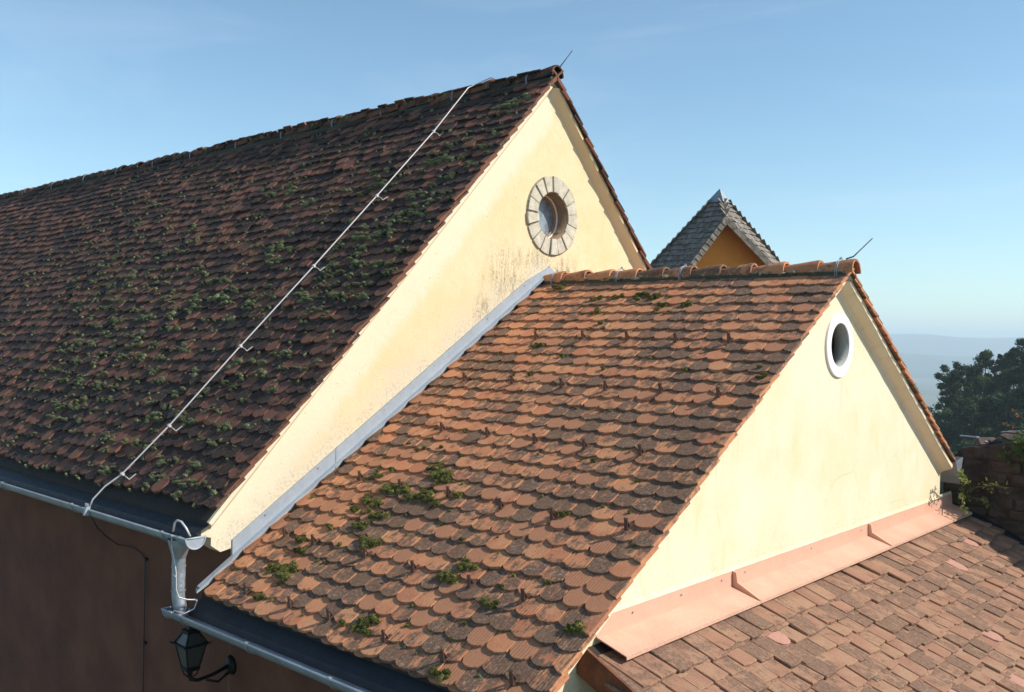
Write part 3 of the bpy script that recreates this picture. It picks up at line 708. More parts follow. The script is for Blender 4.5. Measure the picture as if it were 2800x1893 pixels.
# lower lip folded over the tiles
lip = MB(); n = 30; v = []
for i in range(n+1):
    y = -.02+(-3.96+.02)*i/n; z = zB(y); wv = .006*math.sin(i*2.1)+random.uniform(-.003, .003)
    c0 = Vector((.012, y, z))+NB*.030; c1 = Vector((.055+wv, y, z))+NB*(.020+random.uniform(0, .008))
    v += [c0, c1, c1-NB*.003, c0-NB*.003]
f = []
for i in range(n):
    for j in range(4): f.append((i*4+j, i*4+(j+1) % 4, (i+1)*4+(j+1) % 4, (i+1)*4+j))
lip.add(v, f); lip.build('flashing_lip', M['zinc_pale'], annex)
b = MB(); b.extrude([(WALL_Y+.004, hiB(WALL_Y)-.15), (-3.98, zB(-3.98)+.02), (-3.98, zB(-3.98)-.015), (WALL_Y+.004, zB(WALL_Y)-.05)], 'x', .003, .02); b.build('flashing_end', M['zinc_pale'], annex)
for y in (-.35, -.9, -1.6, -2.2, -2.9, -3.4):
    b = MB(); z = hiB(y)-.03; b.tube([(.014, y, z), (.021, y, z)], .006, 8); b.build('flashing_nail', M['zinc'], annex)

# metal bands round some ridge tiles
def ridge_band(xc, zr, zlift, parent, group):
    b = MB(); R = .101; n = 16
    for dx in (-.008, .008):
        b.tube([(xc+dx, R*math.sin(a), zr+zlift+R*1.05*math.cos(a)) for a in [math.radians(-112+224*i/n) for i in range(n+1)]], .0035, 6)
    b.bar((xc-.012, 0, zr+zlift+R*1.05+.006), (xc+.012, 0, zr+zlift+R*1.05+.006), .012, .012)
    b.tube([(xc, 0, zr+zlift+R*1.05), (xc, 0, zr+zlift+R*1.05+.022)], .005, 6)
    b.build('ridge_band', M['zinc_pale'], parent)
for x in (.16, .98, 1.72-.02, 3.19): ridge_band(x, ZBR, -.050, roofB, '')
for x in (-.24, -.62-.75, -2.62, -3.6, -4.75, -5.9, -7.2, -8.4, -9.7, -11., -12.4, -13.8): ridge_band(x, ZAR, -.056, roofA, '')

# ================================================================== LEAN-TO with the lower roof
lean = empty('lean_to', (4.5, 0, GROUND)); tag(lean, 'low lean-to with a pinkish brown tiled roof below the cream gable', 'building')
XC0, ZC0 = 3.37, -1.09; YL, YRC = -3.43, 3.30
def zC(x, off=0): return ZC0-(x-XC0)*math.tan(PC)-off/math.cos(PC)
XE = 6.0
b = MB(); b.extrude([(GX+.004, zC(GX+.004, .05)), (XE, zC(XE, .05)), (XE, zC(XE, .09)), (GX+.004, zC(GX+.004, .09))], 'y', YL+.02, YRC-.002); roofC = b.build('roof', M['deck'], lean)
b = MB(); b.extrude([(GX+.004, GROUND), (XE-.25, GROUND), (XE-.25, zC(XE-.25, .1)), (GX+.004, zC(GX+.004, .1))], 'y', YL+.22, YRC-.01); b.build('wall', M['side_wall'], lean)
b = MB(); b.extrude([(GX+.006, zC(GX+.006, -.005)), (XE, zC(XE, .03)), (XE, zC(XE, .16)), (GX+.006, zC(GX+.006, .16))], 'y', YL-.002, YL+.018); b.build('verge_board', M['rust'], lean)
b = MB(); b.extrude([(GX+.006, zC(GX+.006, .1)), (XE-.1, zC(XE-.1, .1)), (XE-.1, zC(XE-.1, .16)), (GX+.006, zC(GX+.006, .16))], 'y', YL+.02, YL+.21); b.build('soffit', M['rust'], lean)
def tintC(u, s, vi):
    k = random.random()*.87; d = min(1, max(0, random.gauss(.5, .24)))
    if random.random() < .055: k = .95; d = .1
    return (random.random(), d, k)
def pickC(items, first=False):
    out = []
    for q in items:
        q = list(q)
        if q[7][2] > .88 and not first: q[5] = 4
        elif q[5] == 4: q[5] = 0
        if first and q[7][2] > .88: q[7] = (q[7][0], q[7][1], .4)
        out.append(tuple(q))
    return out
items = []
s0 = .215; ec = .158
# crown covering: each row is a pair of layers, the lower one peeping out below
ss = [s0+ec*k for k in range(15)]
wv = lambda u, s: (.006*math.sin(u*2+s), .004*math.sin(u*1.3+2*s))
for k, s in enumerate(ss):
    for up in (0, 1):
        q = courses(0, YRC-YL, .172, [s+(.020 if not up else 0)], (.013, .009, .026, .020), tintC, 6, wv, (3, 3, 3, 2, 0, 2))
        shift = .086 if up else .0
        q = [(c+shift, a, l-(.017 if not up else 0), r, dt, vi, 0, t) for c, a, l, r, dt, vi, h, t in q if c+shift < YRC-YL-.05]
        if not up: items += pickC(q, True)
        else: items += pickC(q, k == 0)
# u must run along UC from the left end
sgn = 1 if UC.y > 0 else -1
items = [(sgn*c, s, l, r, dt, vi, h, t) for c, s, l, r, dt, vi, h, t in items]
lay(roofC, 'C', (XC0-.02, YL, ZC0+.02*math.tan(PC)), UC, DC, NC, items, VarC, math.atan2(.021, ec), 'roof_tile')
# salmon apron flashing: upstand, crease, apron; ribs at the joints
J = [YL+.17, -1.66, .80, 3.14]
for i in range(3):
    dx = .003*i; ya, yb = J[i], J[i+1]-.004
    pr = [(GX+.004+dx, -.895), (GX+.010+dx, -.895), (GX+.016+dx, -1.0), (XC0+.005, zC(XC0+.005)+.030), (XC0+.006, zC(XC0+.006)+.010), (XC0+.002, zC(XC0)+.010), (XC0-.002, zC(XC0)+.024), (GX+.008+dx, -1.006)]
    b = MB(); b.extrude(pr, 'y', ya, yb); b.build('apron_sheet', M['salmon'], lean)
for y in J[1:3]:
    b = MB(); w = .018
    P = [(GX+.012, -.893), (GX+.018, -1.0), (XC0+.004, zC(XC0)+.030)]; Q = [(GX+.040, -.900), (GX+.052, -.968), (XC0+.006, zC(XC0)+.036)]
    v = []
    for yy in (y-w, y+w*.6): v += [(a, yy, z) for a, z in P]+[(a, yy, z) for a, z in Q]
    b.add(v, [(0, 1, 4, 3), (1, 2, 5, 4), (6, 9, 10, 7), (7, 10, 11, 8), (3, 4, 10, 9), (4, 5, 11, 10), (0, 3, 9, 6), (2, 8, 11, 5), (0, 6, 7, 1), (1, 7, 8, 2)]); b.build('apron_rib', M['salmon'], lean)
b = MB(); b.extrude([(GX+.004, -.86), (GX+.012, -.893), (GX+.004, -.893)], 'y', J[0], J[3]); b.build('sealant', M['plB'], lean)
for y in (-2.9, -2.35, -1.83, -1.5, -.4, .62, .95, 1.7, 2.4):
    b = MB(); b.tube([(GX+.012, y, -.93), (GX+.020, y, -.931)], .0065, 8); b.build('apron_screw', M['zinc_pale'], lean)
b = MB(); b.extrude([(XC0-.15, zC(XC0-.15)+.004), (XE, zC(XE)+.012), (XE, zC(XE)+.004), (XC0-.15, zC(XC0-.15)-.006)], 'y', YRC-.16, YRC-.006); b.build('side_flashing', M['zinc_dark'], lean)

# ================================================================== STONE WALL on the right
sw = empty('stone_wall', (4.3, 3.5, GROUND)); tag(sw, 'dark rubble stone wall rising beside the lean-to roof at right', 'wall')
def ztop(x): return -.35+.17*(x-3.2)
b = MB(); b.extrude([(3.02, GROUND), (7.6, GROUND), (7.6, ztop(7.6)-.05), (3.22, ztop(3.22)-.05), (3.02, -.62)], 'y', YRC+.02, YRC+.50); b.build('wall_core', M['rubble'], sw)
x0w = 3.02
zrow = -2.3; row = 0
def hull(pts):
    bm = bmesh.new(); [bm.verts.new(q) for q in pts]; r = bmesh.ops.convex_hull(bm, input=bm.verts)
    bmesh.ops.delete(bm, geom=[e for e in r['geom_interior'] if isinstance(e, bmesh.types.BMVert)], context='VERTS'); bm.verts.index_update()
    o = MB().add([q.co[:] for q in bm.verts], [[q.index for q in f.verts] for f in bm.faces]); bm.free(); return o
while zrow < .35:
    hgt = random.uniform(.10, .19); x = 3.04+random.uniform(-.03, .03)
    while x < 6.6:
        w = random.uniform(.14, .36)
        zz = zrow+hgt
        if zz < ztop(x+w/2)+.02 and not (x < 3.2 and zz > -.62):
            pts = []
            for q in range(14):
                ax, ay, az = (random.choice((0, 1)), random.choice((0, 1)), random.choice((0, 1)))
                pts.append((x+.008+(w-.016)*(ax*.86+random.uniform(.02, .12)), YRC+.05-.062*ay*random.uniform(.6, 1.2), zrow+.006+(hgt-.012)*(az*.84+random.uniform(.02, .14))))
            hull(pts).build('stone', M['rubble'], sw)
        x += w
    zrow += hgt
# uneven coping with a strip of pale metal lying along it
x = 3.22
while x < 6.5:
    w = random.uniform(.25, .5); z = ztop(x+w/2)-.03; pts = []
    for q in range(16): pts.append((x+(w-.01)*random.random(), YRC-.03+.56*random.random(), z+random.choice((0, .055+random.uniform(-.02, .02)))))
    hull(pts).build('coping_stone', M['rubble'], sw); x += w
b = MB(); b.bar((3.52, YRC+.30, ztop(3.52)+.075), (4.15, YRC+.26, ztop(4.15)+.062), .07, .006); b.bar((3.27, YRC+.32, -.30), (3.42, YRC+.16, -.335), .03, .02); b.bar((3.10, YRC+.30, -.295), (3.28, YRC+.32, -.30), .03, .014)
b.build('coping_sheet', M['zinc_pale'], sw)
# sheet-metal end of the far gutter of the annex
b = MB(); y0, y1 = YR+.12, YR+.36; z0 = zB(YR+.1)-.01
b.add([(3.27, y0, z0), (3.27, y1, z0+.03), (3.27, y0+.16, z0-.25), (3.262, y0, z0), (3.262, y1, z0+.03), (3.262, y0+.16, z0-.25), (1.0, y0, z0), (1.0, y1, z0+.03), (1.0, y0+.16, z0-.25)],
      [(0, 2, 1), (3, 4, 5), (0, 1, 4, 3), (3, 6, 8, 5), (5, 8, 7, 4), (0, 3, 5, 2), (1, 2, 5, 4)]); b.build('valley_gutter', M['zinc'], annex)

# ================================================================== TOWER
D_T = 30.0
azT = YAW+math.atan((1959-1400)/2562)
TX, TY = CAM.x-D_T*math.cos(azT), CAM.y+D_T*math.sin(azT); TZ = CAM.z+4.64
tower = empty('tower', (TX, TY, GROUND)); tag(tower, 'tower with a pointed grey shingle roof and an orange plastered cut corner', 'tower')
KF = .636; AL = math.radians(34); nx, ny = math.cos(AL), -math.sin(AL); MV, MW = .74, .16; DM = 3.5
def cutx(h, Mv): return (Mv+ny*h)/nx          # on the -Y face (y = -h)
def cuty(h, Mv): return (nx*h-Mv)/(-ny)       # on the +X face (x = h)
def TP(x, y, d): return (TX+x, TY+y, TZ-d)
hg = MV/(nx-ny); dg = hg/KF; hm = KF*DM
V0 = TP(0, 0, 0); G0 = TP(hg, -hg, dg); VL = TP(cutx(hm, MV), -hm, DM); VR = TP(hm, cuty(hm, MV), DM)
def face_slab(name, poly, nrm, th, mat, parent):
    nv = Vector(nrm).normalized()*th; n = len(poly); v = [Vector(p)-nv*.25 for p in poly]+[Vector(p)-nv*1.25 for p in poly]
    b = MB(); b.add(v, [tuple(range(n)), tuple(range(n, 2*n))[::-1]]+[(i, (i+1) % n, n+(i+1) % n, n+i) for i in range(n)]); return b.build(name, mat, parent)
shingle_roof = face_slab('roof', [V0, TP(-hm, -hm, DM), VL, G0], (0, -1, KF), .10, M['shingle'], tower)
face_slab('roof_face', [V0, G0, VR, TP(hm, hm, DM)], (1, 0, KF), .10, M['shingle'], shingle_roof)
face_slab('roof_face', [V0, TP(hm, hm, DM), TP(-hm, hm, DM)], (0, 1, KF), .10, M['shingle'], shingle_roof)
face_slab('roof_face', [V0, TP(-hm, hm, DM), TP(-hm, -hm, DM)], (-1, 0, KF), .10, M['shingle'], shingle_roof)
for face in ('front', 'right', 'left', 'back'):
    b = MB(); L_ = math.hypot(1, KF); e = .205; k = 0; s = .56
    while s < DM*L_-.02:
        dd = s/L_; h = KF*dd
        lo_, hi_ = -h, h
        if face == 'front': hi_ = min(h, cutx(h, MV))+.03
        if face == 'right': lo_ = max(-h, cuty(h, MV))-.03
        a = lo_-.03; jc = random.uniform(-.012, .012)
        while a < hi_:
            w = random.uniform(.09, .19); w = min(w, max(.03, hi_+.03-a)); j = random.uniform(-.02, .02)+jc; lift = random.uniform(.0, .018)
            P = []
            for (aa, sss, th) in ((a, s-.30, .0), (a+w-.006, s-.30, .0), (a+w-.006, s+j, .035+lift), (a, s+j+random.uniform(-.01, .01), .035+lift)):
                d2 = sss/L_; h2 = KF*d2
                if face == 'front': base = Vector(TP(aa, -h2, d2)); nn = Vector((0, -1, KF)).normalized()
                elif face == 'right': base = Vector(TP(h2, aa, d2)); nn = Vector((1, 0, KF)).normalized()
                elif face == 'left': base = Vector(TP(-h2, aa, d2)); nn = Vector((-1, 0, KF)).normalized()
                else: base = Vector(TP(aa, h2, d2)); nn = Vector((0, 1, KF)).normalized()
                P.append(base+nn*th)
            Q = [q-nn*.016 for q in P]; b.add(P+Q, [(0, 1, 2, 3), (7, 6, 5, 4), (0, 4, 5, 1), (1, 5, 6, 2), (2, 6, 7, 3), (3, 7, 4, 0)]); a += w
        s += e
    tag(b.build('shingles', M['shingle'], shingle_roof), kind='stuff')
# short shingles clothing the verges of the cut corner
nrmc = Vector((nx, ny, 0))
for (A0, A1, fn) in ((G0, VL, Vector((0, -1, KF)).normalized()), (G0, VR, Vector((1, 0, KF)).normalized())):
    A0, A1 = Vector(A0), Vector(A1); dv = (A1-A0).normalized(); L_ = (A1-A0).length; s = 0
    while s < L_-.25:
        b = MB(); inn = (dv.cross(nrmc)).normalized(); inn = inn if inn.dot(fn) < 0 else -inn
        p0 = A0+dv*s; p1 = A0+dv*(s+.255+random.uniform(-.02, .02))
        v = [p0+nrmc*.012, p1+nrmc*.04, p1+nrmc*.035+inn*.185, p0+nrmc*.010+inn*.185]; v = [q+fn*.03 for q in v]
        b.add(v+[q-nrmc*.016 for q in v], [(0, 1, 2, 3), (7, 6, 5, 4), (0, 4, 5, 1), (1, 5, 6, 2), (2, 6, 7, 3), (3, 7, 4, 0)]); b.build('verge_shingle', M['shingle'], shingle_roof); s += .20
b = MB(); c0 = .33
b.add([(TX, TY, TZ+.13)]+[(TX+sx*(KF*c0+.085), TY+sy*(KF*c0+.085), TZ-c0+.01) for sx, sy in ((-1, -1), (1, -1), (1, 1), (-1, 1))], [(0, 1, 2), (0, 2, 3), (0, 3, 4), (0, 4, 1), (4, 3, 2, 1)]); b.build('apex_cap', M['tower_metal'], tower)
# plastered body, with the cut corner
bw = 1.85
def body(dz0, dz1):
    xs = cutx(bw, MW) ; yr = cuty(bw, MW)
    base = [(-bw, -bw), (xs, -bw), (bw, yr), (bw, bw), (-bw, bw)]
    return base
base = body(0, 0); n = len(base)
b = MB(); v = [(TX+x, TY+y, GROUND) for x, y in base]+[(TX+x, TY+y, TZ-bw/KF-.05) for x, y in base]
b.add(v, [tuple(range(n))[::-1]]+[(i, (i+1) % n, n+(i+1) % n, n+i) for i in range(n)]); b.build('tower_wall', M['orange_wall'], tower)
hW = MW/(nx-ny); b = MB(); xs, yr = cutx(bw, MW), cuty(bw, MW)
gp = [TP(xs, -bw, bw/KF+.1), TP(bw, yr, bw/KF+.1), TP(hW, -hW, hW/KF+.06)]
b.add([Vector(q)+nrmc*.001 for q in gp]+[Vector(q)-nrmc*.12 for q in gp], [(0, 1, 2), (5, 4, 3), (0, 3, 4, 1), (1, 4, 5, 2), (2, 5, 3, 0)]); b.build('corner_gable', M['orange_wall'], tower)
b = MB(); q0 = Vector(TP(.12, -.12, .30)); pts = [Vector(TP(0.04, -.04, .12))+Vector((.05, -.05, .05))]
for i in range(9): d2 = .3+i*.36; h2 = KF*d2; yy = max(-h2, cuty(h2, MV))+.10; pts.append(Vector(TP(h2, yy, d2))+Vector((.07, 0, .05)))
b.tube(pts, .012, 6); tag(b.build('lightning_cable', M['wire']), 'pale lightning cable running down the shingled tower roof', 'cable')

# ================================================================== lightning cable, rods, lantern
cab = empty('lightning_cable', (-1.1, -.1, ZAR)); tag(cab, 'long pale lightning cable slanting down the dark mossy roof', 'cable')
def onA(x, y, off): return Vector((x, y, zA(y)))+NA*off
cp = [(-1.0, .02, .10), (-1.02, -.10, .115), (-1.04, -.62, .08), (-1.075, -1.36, .08), (-1.12, -2.09, .082), (-1.20, -2.83, .08), (-1.24, -3.49, .08), (-1.33, -3.86, .075)]
pts = [Vector((-.72, .02, ZAR+.045)), Vector((-.86, .01, ZAR+.10))]+[onA(*q) for q in cp]+[Vector((-1.40, -4.03, -.60)), Vector((-1.42, -4.12, -.70)), Vector((-1.43, -4.145, -.775))]
b = MB(); b.tube(pts, .0068, 8); b.build('wire', M['wire'], cab, True)
for (x, y, off) in cp[2:]:
    b = MB(); c0 = onA(x, y, off); b.bar(c0-NA*.016, c0+NA*.014, .022, .022); q = c0+Vector((.05, -.012, 0))-NA*.035; b.tube([c0-NA*.012, q, q-NA*.035], .004, 6)
    b.bar(q-NA*.03, q-NA*.045-DA*.07, .018, .003, NA); b.build('cable_clip', M['wire'], cab)
b = MB(); b.bar((-1.43, -4.175, -.83), (-1.43, -4.155, -.755), .03, .035); b.tube([(-1.445, -4.165, -.75), (-1.445, -4.165, -.73)], .009, 6); b.tube([(-1.415, -4.165, -.75), (-1.415, -4.165, -.73)], .009, 6); b.build('gutter_clamp', M['zinc_pale'], cab)
wc = empty('wall_cable', (-1.32, WALL_Y, -1.25)); tag(wc, 'thin dark earthing wire sagging under the gutter and down the wall', 'cable')
wp = [(-1.43, -4.15, -.80), (-1.52, -4.03, -.97), (-1.62, -3.90, -1.08), (-1.72, -3.76, -1.18), (-1.70, -3.72, -1.19), (-1.60, -3.715, -1.185), (-1.47, -3.712, -1.192), (-1.37, -3.71, -1.215), (-1.317, -3.71, -1.25), (-1.315, -3.71, -1.6), (-1.315, -3.71, -4.5)]
b = MB(); b.tube(wp, .005, 6); b.build('wire', M['dark_wire'], wc, True)
for z in (-1.25, -1.97, -2.7):
    b = MB(); b.tube([(-1.315, -3.69, z), (-1.315, -3.722, z)], .016, 10); b.bar((-1.335, -3.715, z), (-1.28, -3.715, z), .012, .012); b.build('wall_clip', M['dark_wire'], wc)
# jumper cable round the downpipe
jc = empty('jumper_cable', (.0, -4.15, -.75)); tag(jc, 'pale bonding wire looping from gutter down the downpipe to lower gutter', 'cable')
b = MB(); b.tube([(-.03, -4.15, -.72), (-.03, -4.14, -.66), (.0, -4.135, -.635), (.05, -4.13, -.64), (.10, -4.12, -.68), (.125, -4.10, -.74)], .008, 8); b.build('loop_wire', M['wire'], jc, True)
b = MB(); b.tube([(-.03, -4.16, -.76), (-.025, -4.16, -.84), (.00, -4.152, -.93), (.015, -4.145, -1.02), (.015, -4.143, -1.14), (.03, -4.13, -1.195), (.06, -4.08, -1.215), (.075, -4.02, -1.225)], .005, 8); b.build('pipe_wire', M['wire'], jc, True)
b = MB(); b.tube([(.078, -4.01, -1.235), (.07, -4.03, -1.29), (.04, -4.09, -1.32), (-.02, -4.14, -1.30)], .005, 8); b.build('lower_wire', M['wire'], jc, True)
for q in ((-.03, -4.155, -.745), (.015, -4.148, -1.035), (.078, -4.012, -1.225), (-.02, -4.155, -1.305)):
    b = MB(); x, y, z = q; b.bar((x, y, z-.022), (x, y, z+.022), .026, .022); b.tube([(x-.018, y-.012, z), (x+.018, y-.012, z)], .007, 6); b.build('clamp', M['zinc_pale'], jc)
jc.location.z -= .032
def rod(p0, p1, p2, label):
    b = MB(); b.tube([p0, p1, p2], [.006, .006, .0045], 6); o = b.build('lightning_rod', M['dark_wire'], None, True); tag(o, label, 'lightning rod', 'lightning rods on the ridge ends')
rod((-.10, .03, ZAR+.042), (.10, .055, ZAR+.062), (.13, .215, ZAR+.262), 'thin dark lightning rod at the peak of the big gable')
rod((VB-.05, -.02, ZBR+.055), (VB+.01, -.01, ZBR+.075), (VB+.02, .355, ZBR+.255), 'thin dark lightning rod at the ridge end of the annex')

lamp = empty('wall_lantern', (.03, WALL_Y, -1.84)); tag(lamp, 'black four-sided wall lantern on a bracket under the lower gutter', 'lantern')
LX, LY = .03, -4.03
b = MB(); b.tube([(.03, WALL_Y, -1.83), (.03, WALL_Y-.03, -1.83)], [.075, .06], 18); b.build('wall_plate', M['iron'], lamp, True)
b = MB(); b.tube([(.03, WALL_Y-.02, -1.83), (.03, -3.85, -1.865), (.03, -3.97, -1.875), (.03, LY, -1.85)], .014, 8); b.tube([(.03, WALL_Y-.02, -1.88), (.03, -3.80, -1.93), (.03, -3.90, -1.89)], .009, 6); b.build('bracket_arm', M['iron'], lamp, True)
zb, zt, zc = -1.762, -1.585, -1.50
ra, rb, rc = .045, .080, .040
C4 = [(-1, -1), (1, -1), (1, 1), (-1, 1)]
b = MB()
for sx, sy in C4: b.bar((LX+sx*ra, LY+sy*ra, zb), (LX+sx*rb, LY+sy*rb, zt), .009, .009, (0, 1, .1)); b.bar((LX+sx*(rb+.01), LY+sy*(rb+.01), zt), (LX+sx*rc, LY+sy*rc, zc), .009, .009, (0, 1, .1))
for i in range(4):
    (ax, ay), (bx, by) = C4[i], C4[(i+1) % 4]
    b.bar((LX+ax*ra, LY+ay*ra, zb), (LX+bx*ra, LY+by*ra, zb), .018, .02); b.bar((LX+ax*(rb+.008), LY+ay*(rb+.008), zt), (LX+bx*(rb+.008), LY+by*(rb+.008), zt), .014, .014); b.bar((LX+ax*rc, LY+ay*rc, zc), (LX+bx*rc, LY+by*rc, zc), .014, .016)
b.build('frame', M['iron'], lamp)
b = MB(); b.box((LX-.050, LY-.050, zb-.018), (LX+.050, LY+.050, zb-.006)); b.tube([(LX, LY, zb-.018), (LX, LY, zb-.05), (LX, LY, zb-.10)], [.022, .016, .010], 12)
for sx, sy in C4: b.tube([(LX+sx*ra, LY+sy*ra, zb), (LX+sx*ra*.75, LY+sy*ra*.75, zb-.05), (LX, LY, zb-.085)], .006, 6)
b.build('base', M['iron'], lamp)
for sx, sy in C4:
    b = MB(); b.tube([(LX+sx*(rb+.008), LY+sy*(rb+.008), zt), (LX+sx*(rb+.02), LY+sy*(rb+.02), zt+.004), (LX+sx*(rb+.030), LY+sy*(rb+.030), zt+.014)], [.007, .008, .003], 6); b.build('finial', M['iron'], lamp)
b = MB(); b.box((LX-rc-.01, LY-rc-.01, zc), (LX+rc+.01, LY+rc+.01, zc+.02)); b.tube([(LX, LY, zc+.02), (LX, LY, zc+.045), (LX, LY, zc+.065)], [.032, .02, .005], 14); b.build('cap', M['iron'], lamp)
for (r0, z0, r1, z1) in ((ra, zb, rb, zt), (rb, zt, rc, zc)):
    for i in range(4):
        (ax, ay), (bx, by) = C4[i], C4[(i+1) % 4]; s = .985
        b = MB(); v = [(LX+ax*r0*s, LY+ay*r0*s, z0), (LX+bx*r0*s, LY+by*r0*s, z0), (LX+bx*r1*s, LY+by*r1*s, z1), (LX+ax*r1*s, LY+ay*r1*s, z1)]
        cI = Vector((LX, LY, (z0+z1)/2)); v2 = [Vector(q)+(Vector((LX, LY, q[2]))-Vector(q)).normalized()*.003 for q in v]
        b.add(v+v2, [(0, 1, 2, 3), (7, 6, 5, 4), (0, 4, 5, 1), (1, 5, 6, 2), (2, 6, 7, 3), (3, 7, 4, 0)]); b.build('pane', M['lglass'], lamp)
b = MB(); b.tube([(LX, LY, zb), (LX, LY, zb+.05), (LX, LY, zb+.055), (LX, LY, zb+.13), (LX, LY, zb+.16)], [.018, .018, .03, .034, .012], 14); b.build('bulb', M['grey_plaster'], lamp, True)

# ================================================================== moss
def moss_clump(acc, o, R, r, hgt, tufts, rr, drawn=1.):
    """bumpy cushion: low dome plus short tufts. R: columns (u, down, normal)"""
    U, D, N = R; v, f = acc; b0 = len(v); n = 7; el = rr.uniform(.75, 1.5)*drawn**.5
    ph = [rr.uniform(.7, 1.25) for _ in range(n)]
    v.append(tuple(o+N*hgt*.8))
    for q, hh in ((.55, .72), (.95, .05)):
        for i in range(n):
            a = 2*math.pi*i/n+rr.uniform(-.2, .2); e = ph[i]*q*r; v.append(tuple(o+U*(e*math.cos(a)*el)+D*(e*math.sin(a)/el)+N*(hgt*hh*rr.uniform(.7, 1.2)-(.02 if q > .9 else 0))))
    for i in range(n):
        j = (i+1) % n; f.append((b0, b0+1+i, b0+1+j)); f.append((b0+1+i, b0+1+n+i, b0+1+n+j, b0+1+j))
    for _ in range(tufts):
        a = rr.uniform(0, 6.283); q = math.sqrt(rr.random()); e = q*r*ph[int(a/6.284*n)]*1.02
        c = o+U*(e*math.cos(a)*el)+D*(e*math.sin(a)/el)+N*(hgt*(1-q**2)*rr.uniform(.6, 1.05))
        out = (U*math.cos(a)*q+D*math.sin(a)*q+N*rr.uniform(.5, 1.2)).normalized(); sd = out.orthogonal().normalized(); sd = Quaternion(out, rr.uniform(0, 6.28)) @ sd
        L = rr.uniform(.5, 1.)*(.006+.045*r); w = L*rr.uniform(.45, .8); k = len(v); t2 = out.cross(sd)
        v += [tuple(c-sd*w-out*L*.4), tuple(c+sd*w-out*L*.4), tuple(c+t2*w-out*L*.2), tuple(c+out*L+t2*w*rr.uniform(-.6, .6))]
        f += [(k, k+1, k+3), (k+1, k+2, k+3), (k+2, k, k+3)]
MOSS_B = [(1.16,3.12,.09),(.9,3.35,.1),(1.13,3.42,.06),(1.29,3.4,.09),(.84,3.55,.08),(.7,3.5,.05),(.97,3.67,.07),(.92,3.79,.06),(1.17,3.92,.08),(1.5,3.31,.05),(2.07,4.03,.08),(2.13,3.94,.07),(1.77,4.54,.07),(1.58,4.58,.04),(2.52,4.16,.055),(3.17,4.14,.055),(.74,3.64,.04),(.56,3.26,.05),(.66,3.16,.04),(.46,3.33,.03),(1.25,3.21,.06),(2.52,3.32,.045),(2.52,3.99,.035),(1.92,3.7,.025),(2.8,3.89,.02),(.9,4.0,.03),(.63,3.85,.04),(2.56,4.7,.05),(2.64,4.68,.04),(.32,.23,.07),(.99,.47,.05),(1.2,.45,.05),(1.44,.44,.065),(1.63,.44,.06),(1.78,.62,.05),(2.03,.6,.06),(1.16,.71,.05),(1.3,.92,.03),(.85,1.31,.05),(.91,1.77,.03),(1.23,1.46,.025),(1.11,3.06,.06),(.56,2.84,.03),(.77,2.88,.03),(.91,2.83,.03),(2.41,2.76,.03),(1.78,1.63,.025),(1.1,1.75,.03),(3.21,1.63,.04),(3.12,1.52,.022),(2.55,1.59,.022),(.64,4.35,.085),(.5,4.04,.05),(.6,4.16,.05),(.68,4.61,.05),(.94,3.8,.06),(1.11,3.93,.05),(1.75,4.57,.06),(.72,3.63,.05),(.48,4.35,.04),(.69,4.3,.05),(.72,4.42,.03)]
rr = random.Random(5); acc = ([], [])
def onB(x, s, n=0): return Vector((x, 0, ZBR))+DB*s+NB*n
for x, s, r in MOSS_B:
    k = round((s-.299)/EXP); s2 = s
    for _ in range(max(3, int(r*110))):
        q = r*.55; moss_clump(acc, onB(x+rr.gauss(0, q*1.15), s2+rr.gauss(0, q*.62), .004), (UB, DB, NB), r*rr.uniform(.28, .6), .006+r*rr.uniform(.10, .24), int(50+r*700), rr)
for _ in range(190):                                     # crumbs of moss in the tile joints, mostly under the tails
    x = rr.uniform(.1, 3.2); k = rr.randrange(1, 31); s = .299+EXP*k+rr.uniform(-.01, .03)
    if rr.random() < .45 and (x > 1.6 or s < 2.6): continue
    moss_clump(acc, onB(x, s, -.006), (UB, DB, NB), rr.uniform(.008, .022), .010, 14, rr)
tag(link('moss', mesh('moss', *acc), M['mossB']), 'bright green moss cushions scattered over the orange annex roof', 'moss', kind='stuff')
acc = ([], []); rr = random.Random(11)
CL = [(-.45, 1.3, .5, 26), (-.35, 2.1, .4, 26), (-.75, 2.7, .55, 34), (-.5, 3.4, .5, 26), (-2.0, 3.6, .7, 22), (-3.2, 3.6, .9, 60), (-4.3, 4.2, .9, 60), (-4.6, 3.3, 1.0, 40), (-2.9, 4.5, .7, 34), (-3.6, 5.0, .6, 26), (-1.3, 4.7, .6, 22), (-.45, 5.0, .35, 10), (-.35, 5.55, .3, 12), (-1.0, 5.6, .35, 12), (-2.2, 2.6, .8, 22), (-.25, .55, .2, 14), (-.6, 4.2, .4, 14), (-1.8, 5.2, .5, 14), (-5.5, 3.0, 1.2, 30), (-6.5, 2.0, 1.6, 26), (-3.0, 1.6, 1.2, 22), (-1.5, 1.8, .6, 16), (-.2, 3.0, .2, 10)]
for x, s, sp, n in CL:
    for _ in range(n):
        xx = x+rr.gauss(0, sp*.55); s1 = s+rr.gauss(0, sp*.40)
        if xx > .05 or not .12 < s1 < 5.75: continue
        k = round((s1-.24)/EXP); s1 = .24+EXP*k-rr.uniform(-.02, .05); wv_ = waveA(VA-xx, s1); r = rr.uniform(.016, .058)*(1.25 if rr.random() < .25 else 1)
        for _ in range(rr.choice((2, 3, 4, 6))):
            moss_clump(acc, Vector((xx+rr.gauss(0, r*1.1), 0, ZAR))+DA*(s1+rr.gauss(0, r*.55)+wv_[0])+NA*(wv_[1]+.004), (UA, DA, NA), r*rr.uniform(.30, .75), .004+r*rr.uniform(.14, .34), 54, rr, 1.7)
